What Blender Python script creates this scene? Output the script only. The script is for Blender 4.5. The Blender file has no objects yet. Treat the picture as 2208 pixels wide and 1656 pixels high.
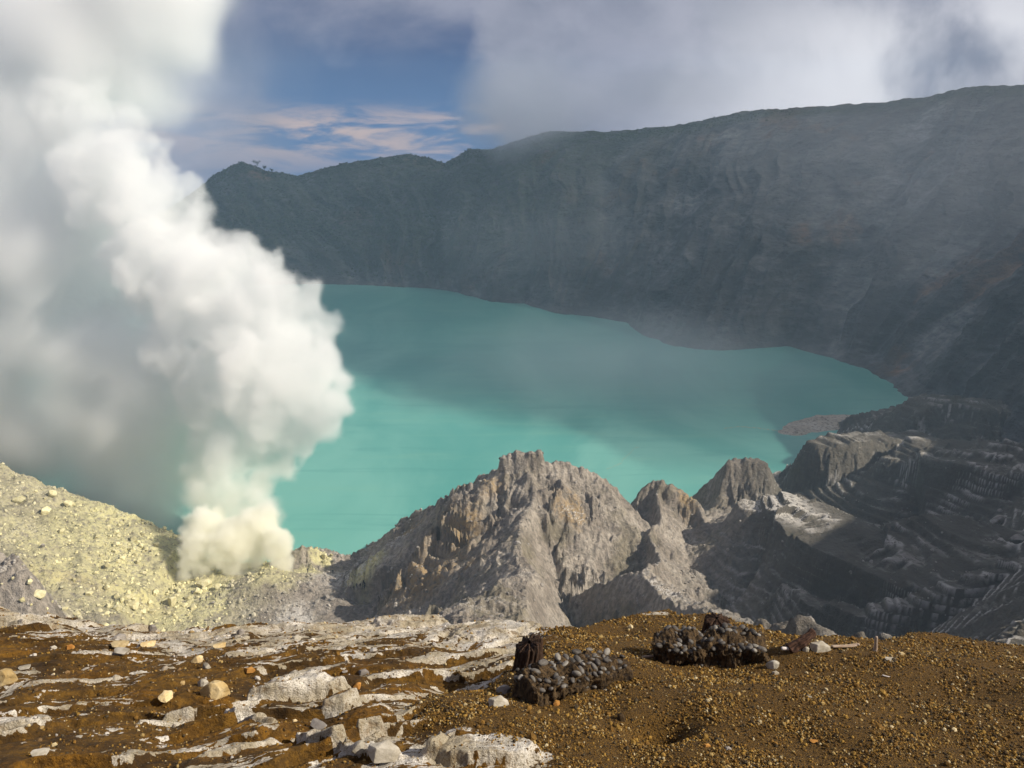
import bpy, bmesh, math, random
import numpy as np
from mathutils import Vector, Matrix

# ------------------------------------------------------------------ scene, camera, world, sun
SC = bpy.context.scene
R = math.radians
CAM_Z = 150.0
FPX = 1733.0                       # focal length in photograph pixels (2208 wide)
PITCH = R(15.4)
cam_d = bpy.data.cameras.new('camera')
cam_d.sensor_width = 36.0
cam_d.lens = 36.0 * FPX / 2208.0
cam_d.clip_start = 0.1
cam_d.clip_end = 30000
cam = bpy.data.objects.new('camera', cam_d)
SC.collection.objects.link(cam)
cam.location = (0, 0, CAM_Z)
cam.rotation_euler = (R(90) - PITCH, 0, 0)
SC.camera = cam

SUN_EL = R(36)
SUN_AZ = R(103)                    # clockwise from +Y (view direction): the sun stands to the right
sun_dir = Vector((math.sin(SUN_AZ) * math.cos(SUN_EL), math.cos(SUN_AZ) * math.cos(SUN_EL), math.sin(SUN_EL)))
sd = bpy.data.lights.new('sun', 'SUN')
sd.energy = 4.8
sd.angle = R(0.5)
sd.color = (1.0, 0.92, 0.79)
sun = bpy.data.objects.new('sun', sd)
SC.collection.objects.link(sun)
sun.rotation_euler = sun_dir.to_track_quat('Z', 'Y').to_euler()

vs = SC.view_settings
vs.view_transform = 'Standard'
vs.look = 'None'
vs.exposure = 0.42
vs.gamma = 1.0
SC.cycles.use_denoising = True
SC.cycles.max_bounces = 16
SC.cycles.volume_bounces = 12
SC.cycles.diffuse_bounces = 3
SC.cycles.glossy_bounces = 2
SC.cycles.transparent_max_bounces = 32
SC.cycles.volume_step_rate = 2.0
SC.cycles.volume_max_steps = 256


class NT:
    """small helper for building node trees"""
    def __init__(self, tree):
        self.t = tree
        self.n = tree.nodes
        self.l = tree.links

    def new(self, kind, **kw):
        nd = self.n.new(kind)
        for k, v in kw.items():
            setattr(nd, k, v)
        return nd

    def put(self, sock, v):
        if hasattr(v, 'is_output'):
            self.l.new(v, sock)
        elif v is not None:
            sock.default_value = v

    def math(self, op, a, b=None, c=None, clamp=False):
        nd = self.new('ShaderNodeMath', operation=op, use_clamp=clamp)
        self.put(nd.inputs[0], a)
        if b is not None:
            self.put(nd.inputs[1], b)
        if c is not None:
            self.put(nd.inputs[2], c)
        return nd.outputs[0]

    def mix(self, f, a, b, blend='MIX'):
        nd = self.new('ShaderNodeMix', data_type='RGBA', blend_type=blend)
        nd.clamp_factor = True
        self.put(nd.inputs[0], f)
        self.put(nd.inputs[6], a)
        self.put(nd.inputs[7], b)
        return nd.outputs[2]

    def noise(self, vec, scale, detail=4, rough=0.55, dist=0.0, out=0):
        nd = self.new('ShaderNodeTexNoise')
        nd.inputs['Scale'].default_value = scale
        nd.inputs['Detail'].default_value = detail
        nd.inputs['Roughness'].default_value = rough
        nd.inputs['Distortion'].default_value = dist
        if vec is not None:
            self.l.new(vec, nd.inputs['Vector'])
        return nd.outputs[out]

    def smooth(self, x, a, b, lo=0.0, hi=1.0):
        nd = self.new('ShaderNodeMapRange', interpolation_type='SMOOTHSTEP')
        self.put(nd.inputs[0], x)
        nd.inputs[1].default_value = a
        nd.inputs[2].default_value = b
        nd.inputs[3].default_value = lo
        nd.inputs[4].default_value = hi
        return nd.outputs[0]

    def mapping(self, vec, scale=(1, 1, 1), rot=(0, 0, 0), loc=(0, 0, 0)):
        nd = self.new('ShaderNodeMapping')
        self.l.new(vec, nd.inputs[0])
        nd.inputs['Location'].default_value = loc
        nd.inputs['Rotation'].default_value = rot
        nd.inputs['Scale'].default_value = scale
        return nd.outputs[0]

    def attr(self, name):
        nd = self.new('ShaderNodeAttribute', attribute_name=name)
        return nd.outputs['Fac']

    def attrc(self, name):
        nd = self.new('ShaderNodeAttribute', attribute_name=name)
        return nd.outputs['Color']


def c4(r, g, b):
    return (r, g, b, 1.0)


# world: Nishita sky with high and low cloud
W = bpy.data.worlds.new('World')
SC.world = W
W.use_nodes = True
w = NT(W.node_tree)
w.n.clear()
wo = w.new('ShaderNodeOutputWorld')
bg = w.new('ShaderNodeBackground')
w.l.new(bg.outputs[0], wo.inputs[0])
sky = w.new('ShaderNodeTexSky', sky_type='NISHITA')
sky.sun_disc = False
sky.sun_elevation = SUN_EL
sky.sun_rotation = SUN_AZ
sky.altitude = 2300
sky.air_density = 1.0
sky.dust_density = 0.6
sky.ozone_density = 2.0
tc = w.new('ShaderNodeTexCoord')
gen = tc.outputs['Generated']
sep = w.new('ShaderNodeSeparateXYZ')
w.l.new(gen, sep.inputs[0])
az = w.math('ARCTAN2', sep.outputs[0], sep.outputs[1])          # radians, 0 = ahead, + = right
el = w.math('ARCSINE', sep.outputs[2])
comb = w.new('ShaderNodeCombineXYZ')
w.l.new(az, comb.inputs[0])
w.l.new(el, comb.inputs[1])
ae = comb.outputs[0]
skyc = w.mix(1.0, sky.outputs[0], c4(0.10, 0.10, 0.10), 'MULTIPLY')
blue = w.mix(w.smooth(el, 0.02, 0.16), c4(0.03, 0.10, 0.255), c4(0.002, 0.020, 0.115))
skyc = w.mix(0.95, skyc, blue)
# far peach coloured cloud bank low over the horizon
n_far = w.noise(w.mapping(ae, (9, 46, 1), loc=(1.3, 0.4, 0)), 1.0, 6, 0.58, 0.4)
band = w.math('MULTIPLY', w.smooth(el, -0.03, 0.035), w.smooth(el, 0.075, 0.04))
farm = w.math('MULTIPLY', w.smooth(n_far, 0.40, 0.60), band)
skyc = w.mix(w.math('MULTIPLY', farm, 0.85), skyc, c4(0.50, 0.37, 0.32))
# grey-mauve cloud: covers the right half of the view and hangs in veils elsewhere
n1 = w.noise(w.mapping(ae, (3.0, 4.4, 1), loc=(0.6, 0.2, 0)), 1.0, 7, 0.56, 0.3)
n2 = w.noise(w.mapping(ae, (7, 5, 1), loc=(4.6, 2.2, 0)), 1.0, 6, 0.55, 0.3)
right = w.smooth(w.math('ADD', az, w.math('ADD', w.math('MULTIPLY', w.math('SUBTRACT', n2, 0.5), 0.34), w.math('MULTIPLY', w.math('SUBTRACT', n1, 0.5), 0.25))), -0.10, 0.0)
left = w.smooth(w.math('ADD', az, w.math('MULTIPLY', w.math('SUBTRACT', n2, 0.5), 0.30)), -0.20, -0.36)
high = w.smooth(w.math('ADD', el, w.math('MULTIPLY', w.math('SUBTRACT', n1, 0.5), 0.30)), 0.10, 0.20)
over = w.math('MAXIMUM', w.math('MAXIMUM', right, w.math('MULTIPLY', left, 0.7)), w.math('MULTIPLY', high, 0.85))
n3 = w.noise(w.mapping(ae, (11, 13, 1), loc=(2.2, 7.1, 0)), 1.0, 6, 0.6, 0.5)
cl_n = w.smooth(w.math('ADD', n1, w.math('MULTIPLY', w.math('SUBTRACT', n3, 0.5), 0.45)), 0.30, 0.68, 0.28, 1.0)
cl_col = w.mix(cl_n, c4(0.10, 0.11, 0.165), c4(0.285, 0.28, 0.345))
glow = w.math('MULTIPLY', w.smooth(az, 0.08, 0.42), w.smooth(el, 0.26, 0.09))
cl_col = w.mix(w.math('MULTIPLY', glow, w.smooth(n2, 0.3, 0.62)), cl_col, c4(0.72, 0.70, 0.72))
skyc = w.mix(over, skyc, cl_col)
w.l.new(skyc, bg.inputs[0])
bg.inputs[1].default_value = 1.0

# ------------------------------------------------------------------ numeric helpers
f4 = np.float32
rng = np.random.default_rng(7)
random.seed(7)
CP, SP = math.cos(PITCH), math.sin(PITCH)


def at(px, py, Y=None, z=None):
    """the point of the place that stands in direction (px, py) at distance Y ahead, or at height z"""
    a = (px - 1104.0) / FPX
    b = (828.0 - py) / FPX
    d = (a, CP + b * SP, -SP + b * CP)
    t = Y / d[1] if Y is not None else (z - CAM_Z) / d[2]
    return np.array((d[0] * t, d[1] * t, CAM_Z + d[2] * t))


def _hash(ix, iy, iz, seed):
    h = (ix.astype(np.uint32) * np.uint32(374761393) + iy.astype(np.uint32) * np.uint32(668265263)
         + iz.astype(np.uint32) * np.uint32(2147483647) + np.uint32(seed * 974634777 & 0xffffffff))
    h = (h ^ (h >> np.uint32(13))) * np.uint32(1274126177)
    return h ^ (h >> np.uint32(16))


_G2 = np.array([(math.cos(a), math.sin(a)) for a in np.linspace(0, 2 * math.pi, 64, endpoint=False)], f4)


def perlin2(x, y, seed=0):
    x = x.astype(f4)
    y = y.astype(f4)
    xf, yf = np.floor(x), np.floor(y)
    ix, iy = xf.astype(np.int32), yf.astype(np.int32)
    fx, fy = x - xf, y - yf
    u = fx * fx * fx * (fx * (fx * 6 - 15) + 10)
    v = fy * fy * fy * (fy * (fy * 6 - 15) + 10)
    zz = np.zeros_like(ix)

    def g(dx, dy):
        k = _hash(ix + dx, iy + dy, zz, seed) & np.uint32(63)
        gr = _G2[k]
        return gr[..., 0] * (fx - dx) + gr[..., 1] * (fy - dy)
    a = g(0, 0)
    a = a + u * (g(1, 0) - a)
    b = g(0, 1)
    b = b + u * (g(1, 1) - b)
    return (a + v * (b - a)) * 1.5


def perlin3(x, y, z, seed=0):
    xf, yf, zf = np.floor(x), np.floor(y), np.floor(z)
    ix, iy, iz = xf.astype(np.int32), yf.astype(np.int32), zf.astype(np.int32)
    fx, fy, fz = (x - xf).astype(f4), (y - yf).astype(f4), (z - zf).astype(f4)
    u = fx * fx * fx * (fx * (fx * 6 - 15) + 10)
    v = fy * fy * fy * (fy * (fy * 6 - 15) + 10)
    w_ = fz * fz * fz * (fz * (fz * 6 - 15) + 10)

    def g(dx, dy, dz):
        k = _hash(ix + dx, iy + dy, iz + dz, seed)
        a = (k & np.uint32(1023)).astype(f4) * f4(2 / 1023.0) - 1
        b = ((k >> np.uint32(10)) & np.uint32(1023)).astype(f4) * f4(2 / 1023.0) - 1
        c = ((k >> np.uint32(20)) & np.uint32(1023)).astype(f4) * f4(2 / 1023.0) - 1
        return a * (fx - dx) + b * (fy - dy) + c * (fz - dz)
    r = None
    for dz in (0, 1):
        a = g(0, 0, dz)
        a += u * (g(1, 0, dz) - a)
        b = g(0, 1, dz)
        b += u * (g(1, 1, dz) - b)
        a += v * (b - a)
        r = a if dz == 0 else r + w_ * (a - r)
    return r


def fbm3(x, y, z, octaves=4, gain=0.5, lac=2.03, seed=0):
    s = np.zeros(np.broadcast(x, y, z).shape, f4)
    amp, tot = 1.0, 0.0
    for o in range(octaves):
        s += amp * perlin3(x, y, z, seed + o * 13)
        tot += amp
        amp *= gain
        x, y, z = x * lac + 5.1, y * lac - 3.7, z * lac + 1.9
    return s / tot


def fbm2(x, y, octaves=5, gain=0.5, lac=2.03, seed=0, ridged=False):
    s = np.zeros(np.broadcast(x, y).shape, f4)
    amp, tot = 1.0, 0.0
    for o in range(octaves):
        n = perlin2(x, y, seed + o * 17)
        if ridged:
            n = 1.0 - 2.0 * np.abs(n)
        s += amp * n
        tot += amp
        amp *= gain
        x = x * lac + 13.7
        y = y * lac - 7.3
    return s / tot


def sstep(x, a, b):
    t = np.clip((x - a) / (b - a), 0, 1)
    return t * t * (3 - 2 * t)


def smax(a, b, k):
    h = np.clip(0.5 + 0.5 * (a - b) / k, 0, 1)
    return b + (a - b) * h + k * h * (1 - h)


def interp(x, xs, ys):
    return np.interp(x, xs, ys).astype(f4)


# ------------------------------------------------------------------ object helpers
COL = SC.collection


def mesh_np(name, verts, faces=None, quads=None, smooth=True, attrs=None, mat=None):
    """mesh object from numpy arrays; faces is an (n,3) or (n,4) index array"""
    me = bpy.data.meshes.new(name)
    verts = np.ascontiguousarray(verts, f4).reshape(-1, 3)
    me.vertices.add(len(verts))
    me.vertices.foreach_set('co', verts.ravel())
    if faces is not None:
        faces = np.ascontiguousarray(faces, np.int32)
        n, k = faces.shape
        me.loops.add(n * k)
        me.loops.foreach_set('vertex_index', faces.ravel())
        me.polygons.add(n)
        me.polygons.foreach_set('loop_start', np.arange(0, n * k, k, dtype=np.int32))
        me.polygons.foreach_set('use_smooth', np.full(n, smooth, bool))
    for k, v in (attrs or {}).items():
        v = np.asarray(v, f4)
        if v.ndim == 1:
            a = me.attributes.new(k, 'FLOAT', 'POINT')
            a.data.foreach_set('value', v)
        else:
            a = me.attributes.new(k, 'FLOAT_COLOR', 'POINT')
            a.data.foreach_set('color', np.concatenate([v, np.ones((len(v), 1), f4)], 1).ravel())
    me.update(calc_edges=True)
    me.validate()
    if mat:
        me.materials.append(mat)
    o = bpy.data.objects.new(name, me)
    COL.objects.link(o)
    return o


def grid_faces(nr, nc):
    i = np.arange(nr * nc, dtype=np.int32).reshape(nr, nc)
    return np.stack([i[:-1, :-1], i[:-1, 1:], i[1:, 1:], i[1:, :-1]], -1).reshape(-1, 4)


def setting(o):
    o['kind'] = 'structure'
    return o


def stuff(o, label, cat, group=None):
    o['kind'] = 'stuff'
    return tag(o, label, cat, group)


def tag(o, label, cat, group=None):
    o['label'] = label
    o['category'] = cat
    if group:
        o['group'] = group
    return o


def mat_new(name):
    m = bpy.data.materials.new(name)
    m.use_nodes = True
    t = NT(m.node_tree)
    t.n.clear()
    out = t.new('ShaderNodeOutputMaterial')
    p = t.new('ShaderNodeBsdfPrincipled')
    t.l.new(p.outputs[0], out.inputs[0])
    p.inputs['Roughness'].default_value = 0.9
    p.inputs['Specular IOR Level'].default_value = 0.25
    return m, t, p


def bump(t, p, h, strength=0.5, dist=1.0, prev=None):
    b = t.new('ShaderNodeBump')
    b.inputs['Strength'].default_value = strength
    b.inputs['Distance'].default_value = dist
    t.l.new(h, b.inputs['Height'])
    if prev is not None:
        t.l.new(prev, b.inputs['Normal'])
    t.l.new(b.outputs[0], p.inputs['Normal'])
    return b.outputs[0]


# ------------------------------------------------------------------ far crater wall (one curved sheet from the shore over the crest and down behind)
def build_crater_wall():
    # (shore x,y), (crest x,y,z), listed round the crater from left to right and back to the near right rim
    def sh(px, py):
        p = at(px, py, z=0.0)
        return (p[0], p[1])

    def cr(px, py, Y):
        p = at(px, py, Y)
        return (p[0], p[1], p[2])
    K = [
        ((-420, 330), (-620, 300, 120)),
        ((-400, 560), (-640, 600, 100)),
        ((-380, 850), (-600, 1000, 85)),
        (sh(420, 618), cr(330, 470, 1330)),
        (sh(520, 614), cr(425, 408, 1300)),
        (sh(600, 613), cr(468, 372, 1290)),
        (sh(690, 612), cr(522, 348, 1280)),
        (sh(720, 613), cr(572, 368, 1270)),
        (sh(770, 614), cr(640, 379, 1260)),
        (sh(820, 616), cr(740, 352, 1240)),
        (sh(870, 619), cr(880, 331, 1215)),
        (sh(920, 621), cr(962, 351, 1190)),
        (sh(960, 625), cr(1010, 321, 1170)),
        (sh(1000, 634), cr(1060, 322, 1150)),
        (sh(1060, 650), cr(1110, 304, 1130)),
        (sh(1130, 655), cr(1180, 283, 1110)),
        (sh(1200, 675), cr(1330, 283, 1080)),
        (sh(1280, 682), cr(1440, 272, 1050)),
        (sh(1350, 695), cr(1520, 258, 1020)),
        (sh(1390, 722), cr(1600, 240, 1000)),
        (sh(1450, 745), cr(1720, 232, 960)),
        (sh(1540, 755), cr(1900, 220, 900)),
        (sh(1620, 752), cr(2010, 206, 860)),
        (sh(1700, 745), cr(2080, 188, 830)),
        (sh(1790, 770), cr(2208, 182, 790)),
        (sh(1880, 800), (560, 740, 225)),
        (sh(1930, 830), (575, 650, 235)),
        (sh(1965, 862), (560, 560, 245)),
        ((262, 480), (520, 470, 262)),
        ((250, 420), (460, 395, 228)),
        ((235, 350), (430, 340, 204)),
        ((215, 280), (405, 286, 196)),
        ((190, 210), (345, 215, 195)),
        ((165, 150), (280, 140, 205)),
        ((120, 90), (180, 70, 146)),
        ((70, 40), (110, 10, 147)),
    ]
    S = np.array([k[0] for k in K], float)
    C = np.array([k[1] for k in K], float)
    # arc length parameter along the mean line
    M = (S + C[:, :2]) / 2
    s = np.concatenate([[0], np.cumsum(np.hypot(*np.diff(M, axis=0).T))])
    nu, nv = 2000, 420
    u = np.linspace(0, s[-1], nu)

    def lerp(col):
        return np.interp(u, s, col)
    Sx, Sy = lerp(S[:, 0]), lerp(S[:, 1])
    Cx, Cy, Cz = lerp(C[:, 0]), lerp(C[:, 1]), lerp(C[:, 2])
    # fine irregular shoreline and crest
    sj = fbm2(u / 22, u * 0, 4, seed=3) * 6
    Cz = Cz + fbm2(u / 14, u * 0 + 3.3, 4, 0.55, seed=5) * 2.2
    nx, ny = Cx - Sx, Cy - Sy
    ln = np.hypot(nx, ny)
    nx, ny = nx / ln, ny / ln
    v = np.concatenate([np.linspace(-0.03, 1, nv - 60), 1 + np.linspace(0.004, 1.2, 60)])
    U = np.repeat(u[None, :], nv, 0).astype(f4)
    V = np.repeat(v[:, None], nu, 1).astype(f4)
    vc = np.clip(V, 0, 1)
    # buttresses and gullies run down the slope; their lines wander with height
    wander = fbm2(U / 120, V * 2.0, 3, seed=11) * 45
    g1 = fbm2((U + wander) / 70, V * 0.9, 3, 0.5, seed=21, ridged=True)
    g2 = fbm2((U + wander * 1.3) / 22, V * 2.2, 4, 0.55, seed=31, ridged=True)
    g3 = fbm2(U / 8.0, V * 24, 5, 0.58, seed=41)
    env = np.clip(np.sin(np.pi * np.clip(V * 0.98 + 0.02, 0, 1)) * 1.25, 0, 1)
    out = (g1 * 32 + g2 * 12 + g3 * 4.0) * env
    # profile: scree foot, steep middle, gentler top
    prof = np.interp(vc, [0, 0.06, 0.14, 0.30, 0.45, 0.62, 0.8, 0.92, 1.0],
                     [0.0, 0.03, 0.12, 0.30, 0.46, 0.62, 0.80, 0.93, 1.0]).astype(f4)
    Z = prof * Cz[None, :] + (V < 0) * V * 60
    terr = fbm2(U / 160 + 9, V * 5, 3, seed=61)
    strat = np.sin((Z + terr * 26) * 0.42) * 1.0 + np.sin((Z + terr * 30) * 1.1 + 1) * 0.5
    Z = Z + env * (fbm2(U / 30, V * 7, 5, 0.55, seed=51) * 6.5 + strat * sstep(U, s[14], s[22]))
    back = np.clip(V - 1, 0, None)
    Z = Z - back * 110 - (back > 0) * 0.4
    X = Sx[None] + (nx * ln)[None] * V - nx[None] * (out + (sj[None] * np.clip(1 - V * 6, 0, 1)))
    Y = Sy[None] + (ny * ln)[None] * V - ny[None] * (out + (sj[None] * np.clip(1 - V * 6, 0, 1)))
    crestn = fbm2(U / 5, V * 30, 3, 0.6, seed=71) * 0.9 * (V > 0.9)
    Z = Z + crestn
    green = sstep(s[19] - U, 0, 260) * sstep(V, 0.05, 0.4)
    green = np.clip(green * 0.85 + sstep(V, 0.90, 0.97) * 0.6, 0, 1)
    m, t, p = mat_new('crater_wall_rock')
    geo = t.new('ShaderNodeNewGeometry')
    pos = geo.outputs['Position']
    n = t.noise(pos, 0.02, 8, 0.62)
    n_b = t.noise(t.mapping(pos, (1, 1, 2.4)), 0.085, 8, 0.66)
    n_c = t.noise(pos, 0.45, 5, 0.6)
    col = t.mix(t.smooth(n, 0.36, 0.64), c4(0.055, 0.058, 0.060), c4(0.31, 0.305, 0.295))
    rust = t.smooth(t.noise(t.mapping(pos, (1, 1, 0.6), loc=(31, 7, 3)), 0.013, 5, 0.55), 0.56, 0.68)
    col = t.mix(t.math('MULTIPLY', rust, 0.95), col, c4(0.34, 0.185, 0.095))
    col = t.mix(t.smooth(n_b, 0.40, 0.66), t.mix(0.55, col, c4(0.05, 0.05, 0.05)), col)
    pale = t.math('MULTIPLY', t.smooth(n_b, 0.60, 0.72), t.smooth(t.noise(pos, 0.012, 3), 0.45, 0.6))
    col = t.mix(t.math('MULTIPLY', pale, 0.6), col, c4(0.36, 0.34, 0.31))
    col = t.mix(t.math('MULTIPLY', t.attr('scree'), t.math('MULTIPLY', t.smooth(n_b, 0.3, 0.6), 0.9)), col, c4(0.36, 0.34, 0.31))
    col = t.mix(t.math('MULTIPLY', t.attr('rib'), 0.6), col, c4(0.075, 0.07, 0.066))
    g = t.math('MULTIPLY', t.attr('green'), t.smooth(n_b, 0.34, 0.55))
    vcol = t.mix(t.smooth(n_c, 0.4, 0.6), c4(0.022, 0.034, 0.016), c4(0.07, 0.085, 0.04))
    col = t.mix(g, col, vcol)
    t.l.new(col, p.inputs['Base Color'])
    h = t.math('ADD', t.math('MULTIPLY', n_b, 9.0), t.math('MULTIPLY', n_c, 2.0))
    bump(t, p, h, 0.9, 1.0)
    o = mesh_np('crater_wall', np.stack([X, Y, Z], -1), grid_faces(nv, nu), attrs={'green': green.ravel(), 'scree': (sstep(-g2, -0.05, 0.35) * sstep(V, 0.02, 0.1) * sstep(0.9 - V, 0, 0.2)).ravel(), 'rib': sstep(g1, 0.05, 0.6).ravel()}, mat=m)
    build_crest_plants(X, Y, Z, V, U, s)
    return setting(o)


def build_crest_plants(X, Y, Z, V, U, s):
    r_ = np.random.default_rng(61)
    m, t, p = mat_new('crest_leaves')
    n = t.noise(t.new('ShaderNodeNewGeometry').outputs['Position'], 0.6, 4)
    t.l.new(t.mix(t.smooth(n, 0.35, 0.65), c4(0.020, 0.032, 0.014), c4(0.075, 0.090, 0.038)), p.inputs['Base Color'])
    # shrubs along the crest and over the left part of the wall
    uu = np.arange(X.shape[1])
    ok = np.where((U[0] > s[4]) & (U[0] < s[20]))[0]
    pts, hh = [], []
    for k in range(5200):
        c = ok[int(len(ok) * r_.random())]
        if r_.random() < 0.40:
            j = r_.integers(330, 362)
        else:
            j = r_.integers(40, 350)
            if r_.random() < (U[0, c] - s[10]) / (s[19] - s[10]):
                continue
        pts.append((X[j, c], Y[j, c], Z[j, c]))
        hh.append(r_.uniform(0.6, 2.2) if U[0, c] < s[15] else r_.uniform(0.4, 1.1))
    pts, hh = np.array(pts, f4), np.array(hh, f4)
    # every shrub is a spray of small leaf faces
    K = 26
    n_ = len(pts)
    d = r_.normal(size=(n_, K, 3))
    d /= np.linalg.norm(d, axis=2)[:, :, None]
    d[:, :, 2] = np.abs(d[:, :, 2]) * 0.9
    c = pts[:, None, :] + d * (hh[:, None, None] * r_.uniform(0.35, 1.0, (n_, K, 1)))
    a = r_.normal(size=(n_, K, 3)) * hh[:, None, None] * 0.30
    b = r_.normal(size=(n_, K, 3)) * hh[:, None, None] * 0.30
    V_ = np.stack([c - a, c + b, c + a], 2).reshape(-1, 3)
    o = mesh_np('shrubs', V_, np.arange(len(V_), dtype=np.int32).reshape(-1, 3), smooth=False, mat=m)
    stuff(o, 'low dark green shrubs along the far crest and down the left part of the crater wall', 'shrubs')
    bark, t, p = mat_new('crest_bark')
    p.inputs['Base Color'].default_value = c4(0.06, 0.045, 0.03)
    for px, h, lab in ((553, 9.0, 'tallest small tree standing on the far crest right of the left peak'), (570, 6.5, 'lower bushy tree on the far crest beside the tallest one'), (585, 5.0, 'lowest of three trees on the far crest right of the left peak')):
        j = 360
        best = min(ok, key=lambda q: abs((X[j, q] / Y[j, q]) - (px - 1104) / FPX * 1.0 / (CP + 0.27 * SP)))
        base = np.array((X[j, best], Y[j, best], Z[j, best]))
        root = bpy.data.objects.new('tree', None)
        COL.objects.link(root)
        root.location = base
        tag(root, lab, 'tree')
        T = np.linspace(0, 2 * math.pi, 8, endpoint=False)
        rings = np.array([[(math.cos(q) * r1 + dx, math.sin(q) * r1, z_) for q in T] for r1, z_, dx in ((0.35, -0.8, 0), (0.26, h * 0.3, 0.1), (0.18, h * 0.6, 0.3), (0.06, h * 0.95, 0.3))])
        i = np.arange(32).reshape(4, 8)
        tr = mesh_np('trunk', rings, np.stack([i[:-1], np.roll(i[:-1], -1, 1), np.roll(i[1:], -1, 1), i[1:]], -1).reshape(-1, 4), mat=bark)
        tr.parent = root
        n_ = 420
        cl = r_.normal(size=(9, 3)) * np.array((0.26, 0.26, 0.20)) * h + np.array((0, 0, h * 0.72))
        c = cl[r_.integers(0, 9, n_)] + r_.normal(size=(n_, 3)) * h * 0.10
        a, b = r_.normal(size=(n_, 3)) * 0.35, r_.normal(size=(n_, 3)) * 0.35
        cr_ = mesh_np('crown', np.stack([c - a, c + b, c + a], 1).reshape(-1, 3), np.arange(n_ * 3, dtype=np.int32).reshape(-1, 3), smooth=False, mat=m)
        cr_.parent = root


build_crater_wall()

# ------------------------------------------------------------------ lake
def build_lake():
    m, t, p = mat_new('lake_water')
    geo = t.new('ShaderNodeNewGeometry')
    pos = geo.outputs['Position']
    n = t.noise(t.mapping(pos, (1, 0.45, 1), rot=(0, 0, 0.5)), 0.011, 5, 0.6, 0.8)
    col = t.mix(t.smooth(n, 0.35, 0.68), c4(0.072, 0.285, 0.245), c4(0.145, 0.375, 0.315))
    stk = t.noise(t.mapping(pos, (0.012, 0.10, 1), rot=(0, 0, 0.25)), 1.0, 6, 0.62, 0.6)
    col = t.mix(t.math('MULTIPLY', t.smooth(stk, 0.52, 0.70), 0.35), col, c4(0.16, 0.36, 0.27))
    col = t.mix(t.math('MULTIPLY', t.math('SUBTRACT', 1.0, t.smooth(stk, 0.30, 0.46)), 0.4), col, c4(0.05, 0.235, 0.205))
    t.l.new(col, p.inputs['Base Color'])
    p.inputs['Roughness'].default_value = 0.32
    p.inputs['Specular IOR Level'].default_value = 0.28
    rip = t.noise(pos, 0.8, 4, 0.6)
    bump(t, p, rip, 0.12, 0.3)
    v = np.array([(-900, 200, 0), (700, 200, 0), (700, 1400, 0), (-900, 1400, 0)], f4)
    o = mesh_np('lake_water', v, np.array([[0, 1, 2, 3]]), smooth=False, mat=m)
    setting(o)


build_lake()


def build_scum():
    m, t, p = mat_new('lake_scum')
    n = t.noise(t.new('ShaderNodeNewGeometry').outputs['Position'], 0.5, 5, 0.65)
    t.l.new(t.mix(n, c4(0.30, 0.25, 0.15), c4(0.48, 0.42, 0.30)), p.inputs['Base Color'])
    for pts, wd in ((((1308, 1012), (1325, 1005), (1338, 1000), (1346, 988), (1358, 978), (1368, 966), (1378, 964)), 0.5),
                    (((1562, 924), (1590, 920), (1612, 921), (1640, 924), (1672, 928), (1700, 930)), 1.1)):
        P = np.array([at(x, y, z=0.02) for x, y in pts])
        tt = np.linspace(0, len(P) - 1, 160)
        C = np.stack([np.interp(tt, np.arange(len(P)), P[:, k]) for k in range(3)], 1)
        C[:, 1] += fbm2(tt * 3, tt * 0, 3, seed=9) * 2.0
        h = wd * np.clip(0.35 + fbm2(tt * 5, tt * 0 + 2, 3, seed=10) * 1.3, 0.05, 2)
        V = np.concatenate([C - np.stack([h * 0, h, h * 0], 1), C + np.stack([h * 0, h, h * 0], 1)])
        i = np.arange(159)
        setting(mesh_np('lake_scum', V, np.stack([i, i + 1, i + 161, i + 160], 1), mat=m))


build_scum()

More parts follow.
